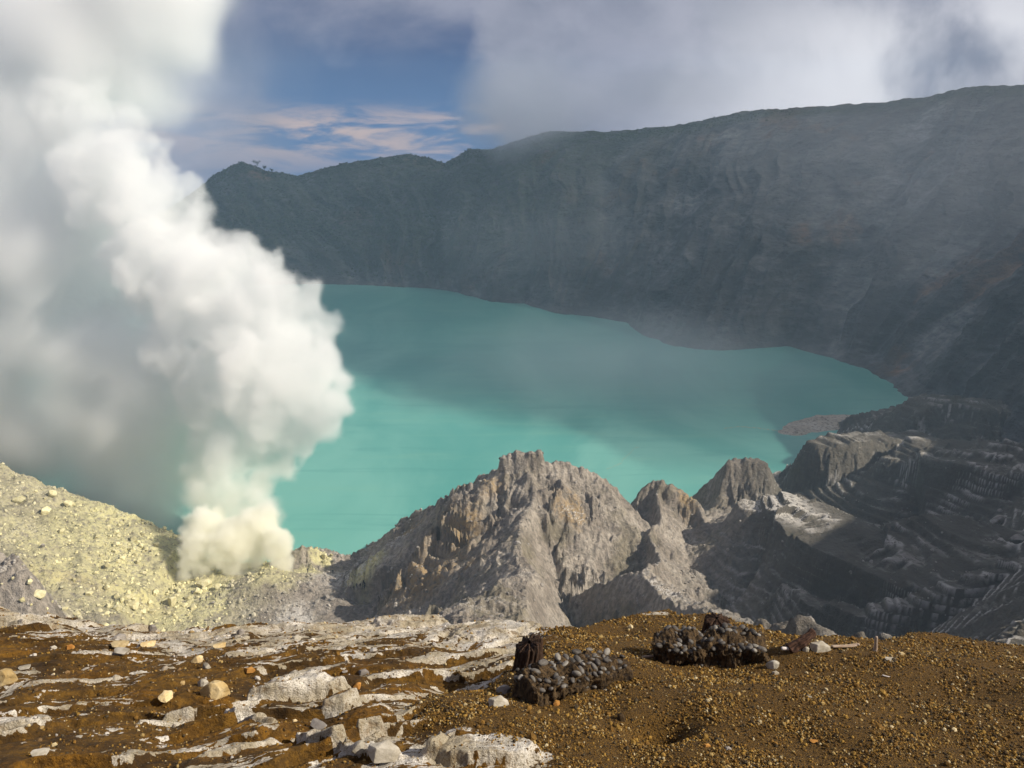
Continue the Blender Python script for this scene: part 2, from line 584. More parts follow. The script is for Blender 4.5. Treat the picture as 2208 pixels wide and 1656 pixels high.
# ------------------------------------------------------------------ crater terrain on the near side of the lake
class Ridge:
    def __init__(self, pts, front, back, cliff=0.0, steep=2.5, gully=0.16, gf=6.0, seed=0, raw=False, reach=1e9):
        # pts: (px, py, Y, half width of the flat top); front = slope on the camera's right of the line's travel
        P = []
        for q in pts:
            p = np.array(q[:3]) if raw else at(*q[:3])
            P.append((*p, q[3] if len(q) > 3 else 0.5))
        self.P = np.array(P)
        self.front, self.back = front, back
        self.cliff, self.steep = cliff, steep
        self.gully, self.gf, self.seed, self.reach = gully, gf, seed, reach

    def height(self, X, Y):
        P = self.P
        M = 110.0
        m = (X > P[:, 0].min() - M) & (X < P[:, 0].max() + M) & (Y > P[:, 1].min() - M) & (Y < P[:, 1].max() + M)
        z = np.full(X.shape, -80.0, f4)
        d = np.full(X.shape, 999.0, f4)
        if m.any():
            z[m], d[m] = self._height(X[m], Y[m])
        return z, d

    def _height(self, X, Y):
        P = self.P
        best = np.full(X.shape, 1e9, f4)
        H = np.zeros(X.shape, f4)
        Wd = np.zeros(X.shape, f4)
        side = np.zeros(X.shape, f4)
        T = np.zeros(X.shape, f4)
        acc = 0.0
        for a, b in zip(P[:-1], P[1:]):
            dx, dy = b[0] - a[0], b[1] - a[1]
            L2 = dx * dx + dy * dy + 1e-6
            L = math.sqrt(L2)
            t = np.clip(((X - a[0]) * dx + (Y - a[1]) * dy) / L2, 0, 1)
            ex, ey = X - (a[0] + t * dx), Y - (a[1] + t * dy)
            d = np.sqrt(ex * ex + ey * ey)
            k = d < best
            best = np.where(k, d, best)
            H = np.where(k, a[2] + t * (b[2] - a[2]), H)
            Wd = np.where(k, a[3] + t * (b[3] - a[3]), Wd)
            side = np.where(k, (ex * dy - ey * dx) / L, side)
            T = np.where(k, acc + t * L, T)
            acc += L
        # >0: right of travel
        d = np.maximum(best - Wd, 0)
        sr = np.clip(side / (np.abs(best) + 0.5) * 0.5 + 0.5, 0, 1)
        sl = self.back + (self.front - self.back) * sr
        # gullies run straight down from the crest
        wob = fbm2(T / 13.0, best / 10.0, 3, 0.55, seed=self.seed + 5) * 9.0
        vary = 0.25 + 1.1 * sstep(fbm2(T / 16.0, best / 30.0 + sr * 5, 2, seed=self.seed + 6), -0.35, 0.45)
        g = fbm2((T + wob) / self.gf, best / 40.0 + sr * 7.0, 3, 0.55, seed=self.seed, ridged=True)
        g2 = fbm2((T + wob * 0.7) / (self.gf * 0.36), best / 16.0 + sr * 3.0, 3, 0.5, seed=self.seed + 9, ridged=True)
        dep = np.minimum(d, 22.0)
        flute = np.clip((g - 0.1) * 0.55 + (g2 - 0.1) * 0.28, -0.8, 0.8) * vary
        d = d * (1 - flute * sstep(d, 0, 1.5) * (3.0 / (3.0 + d)) * (self.cliff > 1.5) * (self.gully > 0.15))
        if self.gully > 0:
            H = H + (perlin2(T / 1.7, T * 0 + self.seed, self.seed) * 0.8 + perlin2(T / 5.0, T * 0 + self.seed, self.seed + 1) * 1.1) * (1 - sstep(d, 0.5, 5.0))
        z = H - np.where(d * self.steep < self.cliff, d * self.steep, self.cliff + (d - self.cliff / self.steep) * sl)
        z = z + ((g - 0.15) * self.gully * dep + (g2 - 0.1) * self.gully * 0.45 * np.minimum(d, 9.0)) * vary
        z = z - 0.7 * np.maximum(d - self.reach, 0) * (sr < 0.5)
        return z, best


RIDGES = {
    'cone_top': Ridge([(815, 1170, 287), (870, 1118, 281), (940, 1095, 274), (1000, 1066, 268), (1058, 1020, 258), (1086, 1006, 253), (1165, 1004, 252),
                       (1215, 1006, 253), (1290, 1024, 255), (1330, 1055, 260), (1350, 1090, 264), (1372, 1110, 270)], 0.80, 0.95, 2.0, 1.6, 0.34, 6.5, 101),
    'cone_block': Ridge([(1089, 991, 253, 1.6), (1120, 986, 253, 1.6), (1160, 982, 252.5, 1.5)], 0.9, 0.9, 7.0, 5.0, 0.10, 3.0, 102),
    'cone_spine': Ridge([(1130, 1000, 252), (1152, 1075, 238), (1122, 1140, 222), (1114, 1200, 205, 1.0), (1138, 1245, 188, 1.5), (1092, 1290, 168, 5),
                         (1050, 1335, 146, 7), (1010, 1400, 112, 5), (1000, 1480, 70, 4)], 0.72, 1.75, 0.0, 2.0, 0.26, 7.0, 103),
    'knob': Ridge([(1372, 1085, 276), (1392, 1056, 272, 1.5), (1432, 1046, 270, 2), (1470, 1064, 268, 1.5), (1512, 1095, 264), (1535, 1150, 256)], 0.9, 1.0, 6.0, 2.4, 0.26, 4.5, 104),
    'knob_spine': Ridge([(1425, 1060, 268), (1418, 1130, 250), (1404, 1165, 238), (1424, 1215, 217), (1388, 1240, 198, 1), (1440, 1290, 187, 3),
                         (1500, 1312, 174, 3), (1590, 1342, 150, 3), (1640, 1420, 110)], 2.0, 0.75, 3.0, 2.8, 0.20, 6.0, 105),
    'fork': Ridge([(1392, 1239, 197), (1335, 1250, 203), (1226, 1300, 214), (1205, 1335, 217)], 1.1, 2.0, 2.0, 2.6, 0.20, 6.0, 106),
    'spire': Ridge([(1490, 1078, 306), (1548, 1020, 299, 1), (1570, 998, 297, 2.5), (1645, 993, 296, 2.5), (1668, 1030, 298, 1), (1690, 1062, 300)], 0.75, 0.85, 12.0, 2.2, 0.22, 4.5, 107),
    'block': Ridge([(1712, 1048, 330), (1725, 990, 331, 1), (1748, 958, 333, 3), (1812, 942, 338, 7), (1900, 942, 346, 8), (1975, 940, 352, 9)], 0.7, 0.8, 20.0, 2.0, 0.24, 7.0, 108),
    'bench_far': Ridge([(1935, 925, 392, 2), (1968, 880, 400, 5), (2012, 856, 410, 8), (2110, 868, 408, 10), (2240, 884, 400, 10)], 0.5, 0.6, 8.0, 1.6, 0.2, 8.0, 109),
    'terrace': Ridge([(1628, 1092, 249, 5), (1690, 1082, 247, 11), (1760, 1120, 236, 14), (1870, 1172, 216, 15), (1990, 1222, 200, 14)], 0.62, 0.35, 10.0, 2.0, 0.06, 6.0, 110),
    'bench_mid': Ridge([(1930, 985, 318, 4), (1980, 965, 318, 14), (2100, 975, 305, 20), (2260, 985, 290, 24)], 0.42, 0.4, 8.0, 1.5, 0.04, 7.0, 111),
    'bowl_edge': Ridge([(1690, 1262, 206, 1), (1760, 1294, 191, 2), (1850, 1313, 182, 2), (1960, 1290, 180, 2), (2080, 1247, 182, 2), (2230, 1200, 186, 3)], 0.75, -0.05, 9.0, 1.8, 0.03, 6.0, 112, reach=38),
    'east_side': Ridge([(2420, 880, 380, 4), (2360, 985, 265, 4), (2350, 1100, 215, 4), (2330, 1200, 172, 4), (2310, 1300, 132, 4), (2290, 1420, 88, 4)], 1.1, 0.4, 0.0, 1.5, 0.03, 8.0, 113),
    'green_wall': Ridge([(1600, 1375, 76), (1648, 1351, 70, 0.3), (1702, 1341, 66, 0.3), (1762, 1347, 64, 0.3), (1850, 1374, 60, 0.3), (1925, 1398, 58, 0.3), (2010, 1440, 54, 0.3)], 1.3, 1.2, 0, 2, 0.10, 3.0, 114),
    'ledge': Ridge([(-60, 1252, 222, 1), (45, 1264, 225, 1), (110, 1284, 227, 1), (210, 1306, 231, 1), (385, 1350, 236, 1)], 0.8, 0.10, 4.0, 2.0, 0.1, 4.0, 121, reach=9),
    'left_rock': Ridge([(-80, 1190, 160, 1), (10, 1205, 158, 1), (38, 1240, 154, 1), (70, 1330, 150, 1), (90, 1420, 120)], 0.6, 2.4, 0.0, 2.0, 0.1, 4.0, 122),
    'mound': Ridge([(415, 1312, 238, 3), (495, 1272, 243, 4), (570, 1245, 246, 4), (690, 1262, 247, 5), (790, 1302, 238, 4)], 0.42, 0.5, 0, 2, 0.0, 9.0, 115),
    'shore_hill': Ridge([(640, 1190, 273, 1.5), (668, 1184, 274, 1.5), (695, 1190, 275, 1)], 0.6, 0.7, 2, 1.5, 0.2, 4.0, 116),
    'pale_knob': Ridge([(800, 1222, 263, 2), (850, 1208, 264, 3), (890, 1215, 262, 2)], 0.5, 0.6, 0, 2, 0.15, 4.0, 117),
    'yellow_rock': Ridge([(690, 1262, 252, 1), (740, 1270, 252, 1.5), (780, 1250, 254, 2), (818, 1262, 252, 2)], 0.45, 0.5, 0, 2, 0.2, 4.0, 118),
}

XL, YL = at(0, 1010, z=35.0)[:2]


def left_plane(X, Y):
    z = 35.0 - 0.344 * (X + 201) - 0.121 * (Y - 295)
    z = np.where(X < -201, 35 + (-201 - X) * 0.5 - 0.121 * (Y - 295), z)
    z = z - 1.3 * np.maximum(0, X + 122 + 0.10 * (Y - 250))
    # crest line behind which it drops away
    e = (Y - 295) + (X + 201) * 0.17
    return z - 0.85 * np.maximum(e, 0)


def bedding(X, Y, z):
    st = 2.3
    q = z + fbm2(X / 60, Y / 60, 3, seed=91) * 7 + fbm2(X / 16, Y / 16, 2, seed=92) * 0.5 + 0.10 * X + 0.05 * Y
    return q / st - np.floor(q / st), st


def crater_height(X, Y, both=False):
    near = 146.0 - 1.12 * (Y - 5) + fbm2(X / 18, Y / 18, 4, seed=77) * 5
    near = near - 0.10 * np.maximum(0, np.abs(X) - 60)
    floor = 7.5 - 0.33 * (Y - 260 - 0.30 * np.maximum(X, 0)) * (Y > 0)
    floor = np.minimum(floor, 8.5 + fbm2(X / 14, Y / 14, 4, seed=78) * 1.6)
    floor = np.maximum(floor, -14)
    z = smax(near, floor, 6.0)
    z = smax(z, left_plane(X, Y) + fbm2(X / 22, Y / 22, 4, seed=79) * 1.4, 2.5)
    wx = fbm2(X / 21, Y / 21, 2, 0.4, seed=81) * 3.2
    wy = fbm2(X / 21 + 40, Y / 21, 2, 0.4, seed=83) * 3.2
    for k, r in RIDGES.items():
        amp = 0.25 if k in ('cone_block', 'spire', 'bowl_edge') else (0.35 if k == 'green_wall' else 0.7)
        h, d = r.height(X + wx * amp, Y + wy * amp)
        z = smax(z, h, 0.8 if k == 'cone_block' else 1.6)
    east = sstep(X - 0.30 * (Y - 200), 45, 85)
    r1 = fbm2(X / 5.5, Y / 5.5, 5, 0.56, seed=85)
    r2 = fbm2(X / 11, Y / 11, 4, 0.5, seed=86, ridged=True)
    rough = 0.35 + 0.65 * sstep(z, 6, 18)
    z0 = z
    r3 = fbm2(X / 2.3, Y / 2.3, 3, 0.55, seed=87, ridged=True)
    z = z + (r1 * 1.4 + r2 * 1.7 + r3 * 0.6) * rough * (1 - 0.80 * east)
    # bedded ash: thin hard layers stand out as steps
    fr, st = bedding(X, Y, z0)
    z = z + (sstep(fr, 0.55, 0.95) - fr) * st * east * 1.0
    return (z, z0) if both else z


def crater_zones(X, Y, Z, Z0=None):
    """where the rock itself is yellow with sulphur, pale with ash, or tan sand"""
    n = fbm2(X / 14, Y / 14, 4, seed=131)
    vent = at(430, 1225, Y=266)
    dv = np.hypot((X - vent[0]) * 0.9, Y - vent[1])
    yellow = sstep(62 + n * 26 - dv, 0, 45) * (X < -95 + n * 18) + 0.55 * sstep(-70 - X + n * 18, 0, 30) * sstep(Y, 190, 225)
    for px, py, yy, rr in ((785, 1275, 249, 9), (650, 1235, 260, 9), (600, 1250, 252, 14), (470, 1250, 255, 14), (695, 1200, 273, 4)):
        c = at(px, py, yy)
        yellow = np.maximum(yellow, sstep(rr + n * 8 - np.hypot(X - c[0], (Y - c[1]) * 0.8), 0, rr * 0.7))
    pale = np.zeros_like(X)
    for px, py, yy, rr in ((1040, 1318, 155, 9), (1110, 1215, 200, 4), (1450, 1285, 190, 9), (1400, 1240, 212, 5), (1680, 1085, 247, 20), (860, 1225, 262, 12),
                           (1230, 1150, 236, 5), (760, 1240, 256, 16), (650, 1330, 228, 12)):
        c = at(px, py, yy)
        pale = np.maximum(pale, sstep(rr + n * 9 - np.hypot(X - c[0], Y - c[1]), 0, rr * 0.8))
    ochre = np.zeros_like(X)
    for px, py, yy, rr in ((1225, 1170, 236, 6), (1010, 1170, 235, 12), (930, 1290, 225, 20), (880, 1180, 265, 12), (1060, 1120, 245, 8), (1495, 1075, 268, 7), (1010, 1240, 215, 6)):
        c = at(px, py, yy)
        ochre = np.maximum(ochre, sstep(rr + n * 9 - np.hypot(X - c[0], Y - c[1]), 0, rr * 0.9))
    east = sstep(X - 0.30 * (Y - 200), 40, 80)
    fr, st = bedding(X, Y, Z if Z0 is None else Z0)
    bed = np.maximum(sstep(fr, 0.74, 0.93), sstep(0.10 - fr, 0, 0.08)) * sstep(fbm2(X / 24, Y / 24, 5, 0.62, seed=93), -0.06, 0.24) * east
    lg = RIDGES['ledge'].height(X, Y)[1]
    ochre = np.maximum(ochre, 0.7 * sstep(7 - lg + n * 3, 0, 4) * (X < -60) * (Y < 234))
    return dict(bed=bed, yellow=np.clip(yellow, 0, 1), pale=np.clip(pale, 0, 1), ochre=np.clip(ochre, 0, 1), east=east)


def rock_material():
    m, t, p = mat_new('ash_rock')
    geo = t.new('ShaderNodeNewGeometry')
    pos = geo.outputs['Position']
    nz = t.new('ShaderNodeSeparateXYZ')
    t.l.new(geo.outputs['True Normal'], nz.inputs[0])
    flat = nz.outputs[2]
    n1 = t.noise(pos, 0.07, 7, 0.62)
    n2 = t.noise(pos, 0.6, 6, 0.66)
    n3 = t.noise(pos, 3.2, 4, 0.6)
    col = t.mix(t.smooth(n1, 0.36, 0.64), c4(0.28, 0.235, 0.19), c4(0.46, 0.40, 0.33))
    col = t.mix(t.smooth(n2, 0.34, 0.62), t.mix(0.5, col, c4(0.11, 0.10, 0.085)), col)
    moss = t.smooth(t.noise(pos, 0.045, 5, 0.6), 0.50, 0.66)
    col = t.mix(t.math('MULTIPLY', moss, 0.5), col, c4(0.17, 0.145, 0.075))
    # bedded east side: darker ash
    col = t.mix(t.math('MULTIPLY', t.attr('east'), 0.85), col, c4(0.066, 0.060, 0.047))
    streak = t.noise(t.mapping(pos, (0.9, 0.9, 0.10)), 1.0, 5, 0.62)
    wst = t.math('SUBTRACT', 1.0, t.math('MULTIPLY', t.attr('east'), 0.75))
    col = t.mix(t.math('MULTIPLY', wst, t.math('SUBTRACT', 1.0, t.smooth(streak, 0.38, 0.58))), col, t.mix(0.45, col, c4(0.09, 0.08, 0.065)))
    col = t.mix(t.math('MULTIPLY', t.smooth(streak, 0.58, 0.70), t.math('MULTIPLY', wst, 0.5)), col, c4(0.36, 0.325, 0.28))
    col = t.mix(t.math('MULTIPLY', t.attr('bed'), t.smooth(n2, 0.30, 0.5)), col, c4(0.46, 0.43, 0.39))
    och = t.math('MULTIPLY', t.attr('ochre'), t.smooth(n2, 0.35, 0.6))
    col = t.mix(t.math('MULTIPLY', och, 0.8), col, c4(0.38, 0.26, 0.12))
    sul = t.math('MULTIPLY', t.attr('yellow'), t.smooth(n2, 0.28, 0.58))
    scol = t.mix(t.smooth(n1, 0.35, 0.65), c4(0.50, 0.46, 0.26), c4(0.68, 0.63, 0.30))
    col = t.mix(t.math('MULTIPLY', sul, 0.85), col, scol)
    crust = t.math('MULTIPLY', t.smooth(flat, 0.80, 0.93), t.math('ADD', t.attr('pale'), t.math('MULTIPLY', t.smooth(n1, 0.52, 0.66), 0.35)))
    crust = t.math('MULTIPLY', crust, t.smooth(n2, 0.36, 0.52), clamp=True)
    col = t.mix(t.math('MULTIPLY', crust, 0.8), col, c4(0.62, 0.58, 0.52))
    t.l.new(col, p.inputs['Base Color'])
    h = t.math('ADD', t.math('MULTIPLY', n2, 1.5), t.math('ADD', t.math('MULTIPLY', n3, 0.35), t.math('MULTIPLY', t.math('MULTIPLY', streak, t.math('POWER', wst, 3.0)), 0.7)))
    bump(t, p, h, 0.9, 1.0)
    return m


ROCK = rock_material()


def build_crater_terrain():
    na, nr = 1350, 1220
    th = np.linspace(R(-47), R(47), na)
    ys = np.exp(np.linspace(math.log(16), math.log(505), nr))
    Y = np.repeat(ys[:, None], na, 1).astype(f4)
    X = (Y * np.tan(th)[None, :] * 1.04).astype(f4)
    Z, Z0 = crater_height(X, Y, True)
    zs = crater_zones(X, Y, Z, Z0)
    # low sand spit in the lake
    sp = [at(q[0], q[1], z=0.3) for q in ((1702, 931), (1745, 918), (1800, 908), (1860, 906), (1935, 911))]
    spit = Ridge([(*q[:2], 0.5, w_) for q, w_ in zip(sp, (2, 7, 9, 8, 4))], 0.12, 0.12, seed=141, gully=0, raw=True)
    h, d = spit.height(X, Y)
    h = h + fbm2(X / 8, Y / 8, 3, seed=142) * 0.35
    zs['ochre'] = np.maximum(zs['ochre'], (h > Z) * 0.9)
    zs['pale'] = np.maximum(zs['pale'], (h > Z) * 0.55)
    zs['east'] = zs['east'] * (h <= Z)
    zs['bed'] = zs['bed'] * (h <= Z)
    Z = np.maximum(Z, h)
    o = mesh_np('crater_terrain', np.stack([X, Y, Z], -1), grid_faces(nr, na), attrs={k: v.ravel() for k, v in zs.items()}, mat=ROCK)
    setting(o)


build_crater_terrain()

# ------------------------------------------------------------------ foreground: the crater rim underfoot
G0, GS = 148.4, 0.40


def on_plane(px, py):
    a = (px - 1104.0) / FPX
    b = (828.0 - py) / FPX
    d1, d2 = CP + b * SP, -SP + b * CP
    Y = (CAM_Z - G0) / (-d2 / d1 - GS)
    return a / d1 * Y, Y


LIP = [(-500, 1320), (-200, 1318), (0, 1318), (60, 1322), (200, 1340), (380, 1352), (520, 1352), (700, 1350), (800, 1338), (945, 1328), (975, 1348), (1060, 1344), (1150, 1352), (1188, 1372),
       (1250, 1376), (1300, 1362), (1440, 1339), (1462, 1352), (1530, 1352), (1640, 1385), (1700, 1402), (1770, 1402), (1850, 1396), (1900, 1404), (1960, 1392), (2030, 1389), (2110, 1398), (2208, 1410), (2400, 1420), (2800, 1430)]
_l = np.array([on_plane(*q) for q in LIP])
LIP_T, LIP_Y = _l[:, 0] / _l[:, 1], _l[:, 1]
_c = lambda px, py: np.array(on_plane(px, py))


def bumpat(X, Y, px, py, rx, ry, rot=0.0):
    c = _c(px, py)
    dx, dy = X - c[0], Y - c[1]
    cr, sr = math.cos(rot), math.sin(rot)
    return np.exp(-((dx * cr + dy * sr) / rx) ** 2 - ((-dx * sr + dy * cr) / ry) ** 2)


def ground_parts(X, Y):
    """height of the rim ground and the zones that lie on it"""
    X = np.asarray(X, f4)
    Y = np.asarray(Y, f4)
    ylip = np.interp(X / np.maximum(Y, 0.3), LIP_T, LIP_Y).astype(f4)
    over = Y - ylip
    # gravel bank on the right, loose ash on the left
    edge = np.interp(Y, [2.5, 3.45, 3.9, 4.4, 4.9, 5.5, 6.5, 8], [-0.3, 0.1, -0.55, -0.75, -0.35, 0.1, 0.25, 0.4]).astype(f4)
    gravel = sstep(X - edge + fbm2(X / 0.6, Y / 0.6, 3, seed=201) * 0.35, -0.12, 0.30)
    z = G0 - GS * Y
    z = z + gravel * 0.10 * sstep(Y, 3.2, 4.2) + fbm2(X / 1.3, Y / 1.3, 3, seed=203) * 0.11 + fbm2(X / 0.45, Y / 0.45, 3, seed=204) * 0.055 * (1 - gravel)
    # mounds and hollows
    z = z + bumpat(X, Y, 1980, 1470, 0.9, 0.7) * 0.10 + bumpat(X, Y, 1720, 1450, 0.30, 0.2) * 0.07
    z = z - bumpat(X, Y, 1425, 1585, 0.20, 0.13, 0.3) * 0.17 + bumpat(X, Y, 1290, 1600, 0.26, 0.18) * 0.05
    z = z - bumpat(X, Y, 985, 1475, 0.28, 0.36) * 0.17 + bumpat(X, Y, 800, 1560, 0.18, 0.26) * 0.07
    z = z + bumpat(X, Y, 1230, 1480, 0.5, 0.22, 0.6) * 0.05
    # bedded crust on the left: thin plates whose edges run up to the right
    a = R(27)
    left = 1 - gravel
    wob = fbm2(X / 1.3 + Y * 0.25, Y / 0.8, 4, 0.5, seed=205) * 0.42 + fbm2(X / 0.16, Y / 0.16, 3, 0.55, seed=206) * 0.022
    q = -X * math.sin(a) + Y * math.cos(a) + wob
    pal = X * math.cos(a) + Y * math.sin(a)
    per = 0.40
    k = np.floor(q / per)
    fr = q / per - k
    amp = (0.35 + 0.65 * (np.sin(k * 12.9898 + 4.1) * 0.5 + 0.5)) * sstep(fbm2(pal / 0.9, q / 0.7 + k * 0.13, 2, seed=208), -0.35, 0.2)
    plate = np.where(fr < 0.10, fr / 0.10, (1 - fr) / 0.90)
    z = z + left * amp * (plate - 0.4) * 0.10
    q2 = q + fbm2(X / 0.5, Y / 0.3, 3, seed=209) * 0.10
    fr2 = q2 / 0.13 - np.floor(q2 / 0.13)
    z = z + left * np.where(fr2 < 0.15, fr2 / 0.15, (1 - fr2) / 0.85) * 0.022 * sstep(fbm2(X / 0.7, Y / 0.7, 3, seed=210), -0.1, 0.3)
    # white crust: on the plates, strongest towards the lip
    n = fbm2(pal / 0.62, q / 0.16, 4, 0.6, seed=211)
    n2 = fbm2(X / 0.9, Y / 0.9, 3, 0.5, seed=212)
    lipw = sstep(over, -1.6, -0.25)
    thr = 0.17 - 0.36 * lipw - 0.15 * sstep(X, -3.2, -1.0)
    lace = fbm2(X / 0.075, Y / 0.055, 4, 0.62, seed=213)
    white = sstep(n * 0.75 + n2 * 0.30 + amp * (plate - 0.5) * 0.25 + lace * 0.30, thr, thr + 0.14) * left
    white = white * (1 - 0.75 * sstep(0.20 - fr2, 0, 0.12) * sstep(fbm2(X / 0.6, Y / 0.25, 3, seed=214), -0.25, 0.1))
    for px, py, rx, ry, rot, hgt in ((1060, 1362, 0.36, 0.24, 0.25, 0.05), (880, 1342, 0.34, 0.12, 0.12, 0.05), (700, 1356, 0.5, 0.08, 0.1, 0.04), (330, 1364, 0.40, 0.09, 0.1, 0.035), (60, 1350, 0.40, 0.16, 0.0, 0.05),
                                     (470, 1366, 0.40, 0.10, 0.15, 0.0), (1410, 1346, 0.16, 0.05, 0.2, 0.0), (930, 1425, 0.22, 0.05, 0.45, 0.01),
                                     (640, 1495, 0.32, 0.085, 0.35, 0.115), (735, 1535, 0.12, 0.10, 0.5, 0.06), (640, 1450, 0.22, 0.06, 0.4, 0.02),
                                     (700, 1612, 0.20, 0.045, -0.55, 0.05), (800, 1640, 0.20, 0.05, -0.4, 0.05), (1040, 1640, 0.30, 0.12, 0.05, 0.09), (800, 1600, 0.07, 0.06, 0.3, 0.05),
                                     (360, 1545, 0.16, 0.04, 0.5, 0.03), (520, 1620, 0.22, 0.05, 0.6, 0.03), (160, 1470, 0.3, 0.04, 0.4, 0.02), (540, 1555, 0.20, 0.03, -0.4, 0.03), (30, 1560, 0.2, 0.15, 0, 0.05),
                                     (540, 1410, 0.2, 0.05, 0.4, 0.03), (250, 1420, 0.25, 0.05, 0.3, 0.02)):
        b = bumpat(X, Y, px, py, rx, ry, rot)
        cap = sstep(b + fbm2(X / 0.14, Y / 0.14, 4, 0.6, seed=220) * 0.20, 0.30, 0.46)
        z = z + hgt * cap
        white = np.maximum(white, sstep(b + fbm2(X / 0.08, Y / 0.06, 4, 0.6, seed=221) * 0.36, 0.20, 0.36))
    z = z + (fbm2(X / 0.10, Y / 0.10, 4, 0.55, seed=215) * 0.012) * (0.4 + 0.6 * left) + white * left * fbm2(X / 0.05, Y / 0.035, 3, 0.6, seed=216) * 0.010
    # over the lip the ground breaks away steeply
    o2 = np.maximum(over, 0)
    z = z - 0.95 * (np.sqrt(o2 * o2 + 0.02) - 0.1414) - 0.25 * np.maximum(o2 - 0.4, 0)
    return z, gravel, np.clip(white, 0, 1), over


def ground_z(x, y):
    return float(ground_parts(np.array([x]), np.array([y]))[0][0])


def ground_hit(px, py):
    """where the line of sight (px, py) meets the rim ground"""
    Y = np.linspace(2.2, 14, 1600)
    P = np.array([at(px, py, v) for v in (2.2, 14)])
    t = (Y - 2.2) / (14 - 2.2)
    X = P[0, 0] + t * (P[1, 0] - P[0, 0])
    Zr = P[0, 2] + t * (P[1, 2] - P[0, 2])
    zg = ground_parts(X, Y)[0]
    k = np.argmax(zg > Zr)
    if zg[k] <= Zr[k]:
        k = int(np.argmin(Zr - zg))
    return Vector((X[k], Y[k], zg[k]))


def build_rim_ground():
    na, nr = 1300, 1050
    th = np.concatenate([np.linspace(-1.9, -0.84, 80), np.linspace(-0.838, 0.838, na - 160), np.linspace(0.84, 1.9, 80)])
    ys = np.concatenate([np.linspace(0.4, 2.6, 60), np.exp(np.linspace(math.log(2.62), math.log(9.6), nr - 150)), np.exp(np.linspace(math.log(9.65), math.log(26), 90))])
    Y = np.repeat(ys[:, None], na, 1).astype(f4)
    X = (np.maximum(Y, 2.0) * th[None] * 1.05).astype(f4)
    Z, gravel, white, over = ground_parts(X, Y)
    ochre = sstep(fbm2(X / 0.5, Y / 0.5, 4, seed=231) + bumpat(X, Y, 800, 1560, 0.2, 0.3) * 0.6 + bumpat(X, Y, 520, 1590, 0.5, 0.3) * 0.4, 0.0, 0.4)
    m, t, p = mat_new('rim_earth')
    geo = t.new('ShaderNodeNewGeometry')
    pos = geo.outputs['Position']
    n1 = t.noise(pos, 3.0, 6, 0.62)
    n2 = t.noise(pos, 22.0, 6, 0.68)
    n3 = t.noise(pos, 110.0, 4, 0.6)
    brown = t.mix(t.smooth(n1, 0.35, 0.65), c4(0.060, 0.030, 0.006), c4(0.175, 0.088, 0.011))
    brown = t.mix(t.math('MULTIPLY', t.attr('ochre'), 0.65), brown, c4(0.23, 0.105, 0.009))
    brown = t.mix(t.smooth(n2, 0.62, 0.40), brown, t.mix(0.6, brown, c4(0.03, 0.017, 0.006)))
    grav = t.mix(t.smooth(n3, 0.35, 0.62), c4(0.030, 0.016, 0.004), c4(0.155, 0.082, 0.014))
    col = t.mix(t.attr('gravel'), brown, grav)
    wn = t.smooth(t.math('ADD', t.attr('white'), t.math('MULTIPLY', t.math('SUBTRACT', n2, 0.5), 1.3)), 0.42, 0.62)
    tone = t.mix(t.smooth(n1, 0.4, 0.66), c4(0.40, 0.34, 0.24), c4(0.74, 0.69, 0.61))
    tone = t.mix(t.math('MULTIPLY', t.math('SUBTRACT', 1.0, t.smooth(n3, 0.36, 0.50)), 0.8), tone, c4(0.22, 0.175, 0.10))
    n4 = t.noise(t.mapping(pos, (6, 14, 10)), 1.0, 7, 0.7, 0.6)
    tone = t.mix(t.math('MULTIPLY', t.math('SUBTRACT', 1.0, t.smooth(n4, 0.34, 0.50)), 0.75), tone, c4(0.20, 0.13, 0.06))
    col = t.mix(wn, col, tone)
    t.l.new(col, p.inputs['Base Color'])
    h = t.math('ADD', t.math('ADD', t.math('MULTIPLY', n2, 0.034), t.math('MULTIPLY', n4, 0.030)), t.math('MULTIPLY', n3, 0.010))
    bump(t, p, h, 0.95, 1.0)
    o = mesh_np('rim_ground', np.stack([X, Y, Z], -1), grid_faces(nr, na), attrs=dict(gravel=gravel.ravel(), white=white.ravel(), ochre=ochre.ravel()), mat=m)
    setting(o)


build_rim_ground()

# ------------------------------------------------------------------ stones
def ico(sub):
    bm = bmesh.new()
    bmesh.ops.create_icosphere(bm, subdivisions=sub, radius=1.0)
    v = np.array([q.co[:] for q in bm.verts], f4)
    f = np.array([[q.index for q in fc.verts] for fc in bm.faces], np.int32)
    bm.free()
    return v, f


def rand_rot(n, r_):
    q = r_.normal(size=(n, 4))
    q /= np.linalg.norm(q, axis=1)[:, None]
    w_, x, y, z = q.T
    return np.stack([1 - 2 * (y * y + z * z), 2 * (x * y - z * w_), 2 * (x * z + y * w_),
                     2 * (x * y + z * w_), 1 - 2 * (x * x + z * z), 2 * (y * z - x * w_),
                     2 * (x * z - y * w_), 2 * (y * z + x * w_), 1 - 2 * (x * x + y * y)], 1).reshape(n, 3, 3).astype(f4)


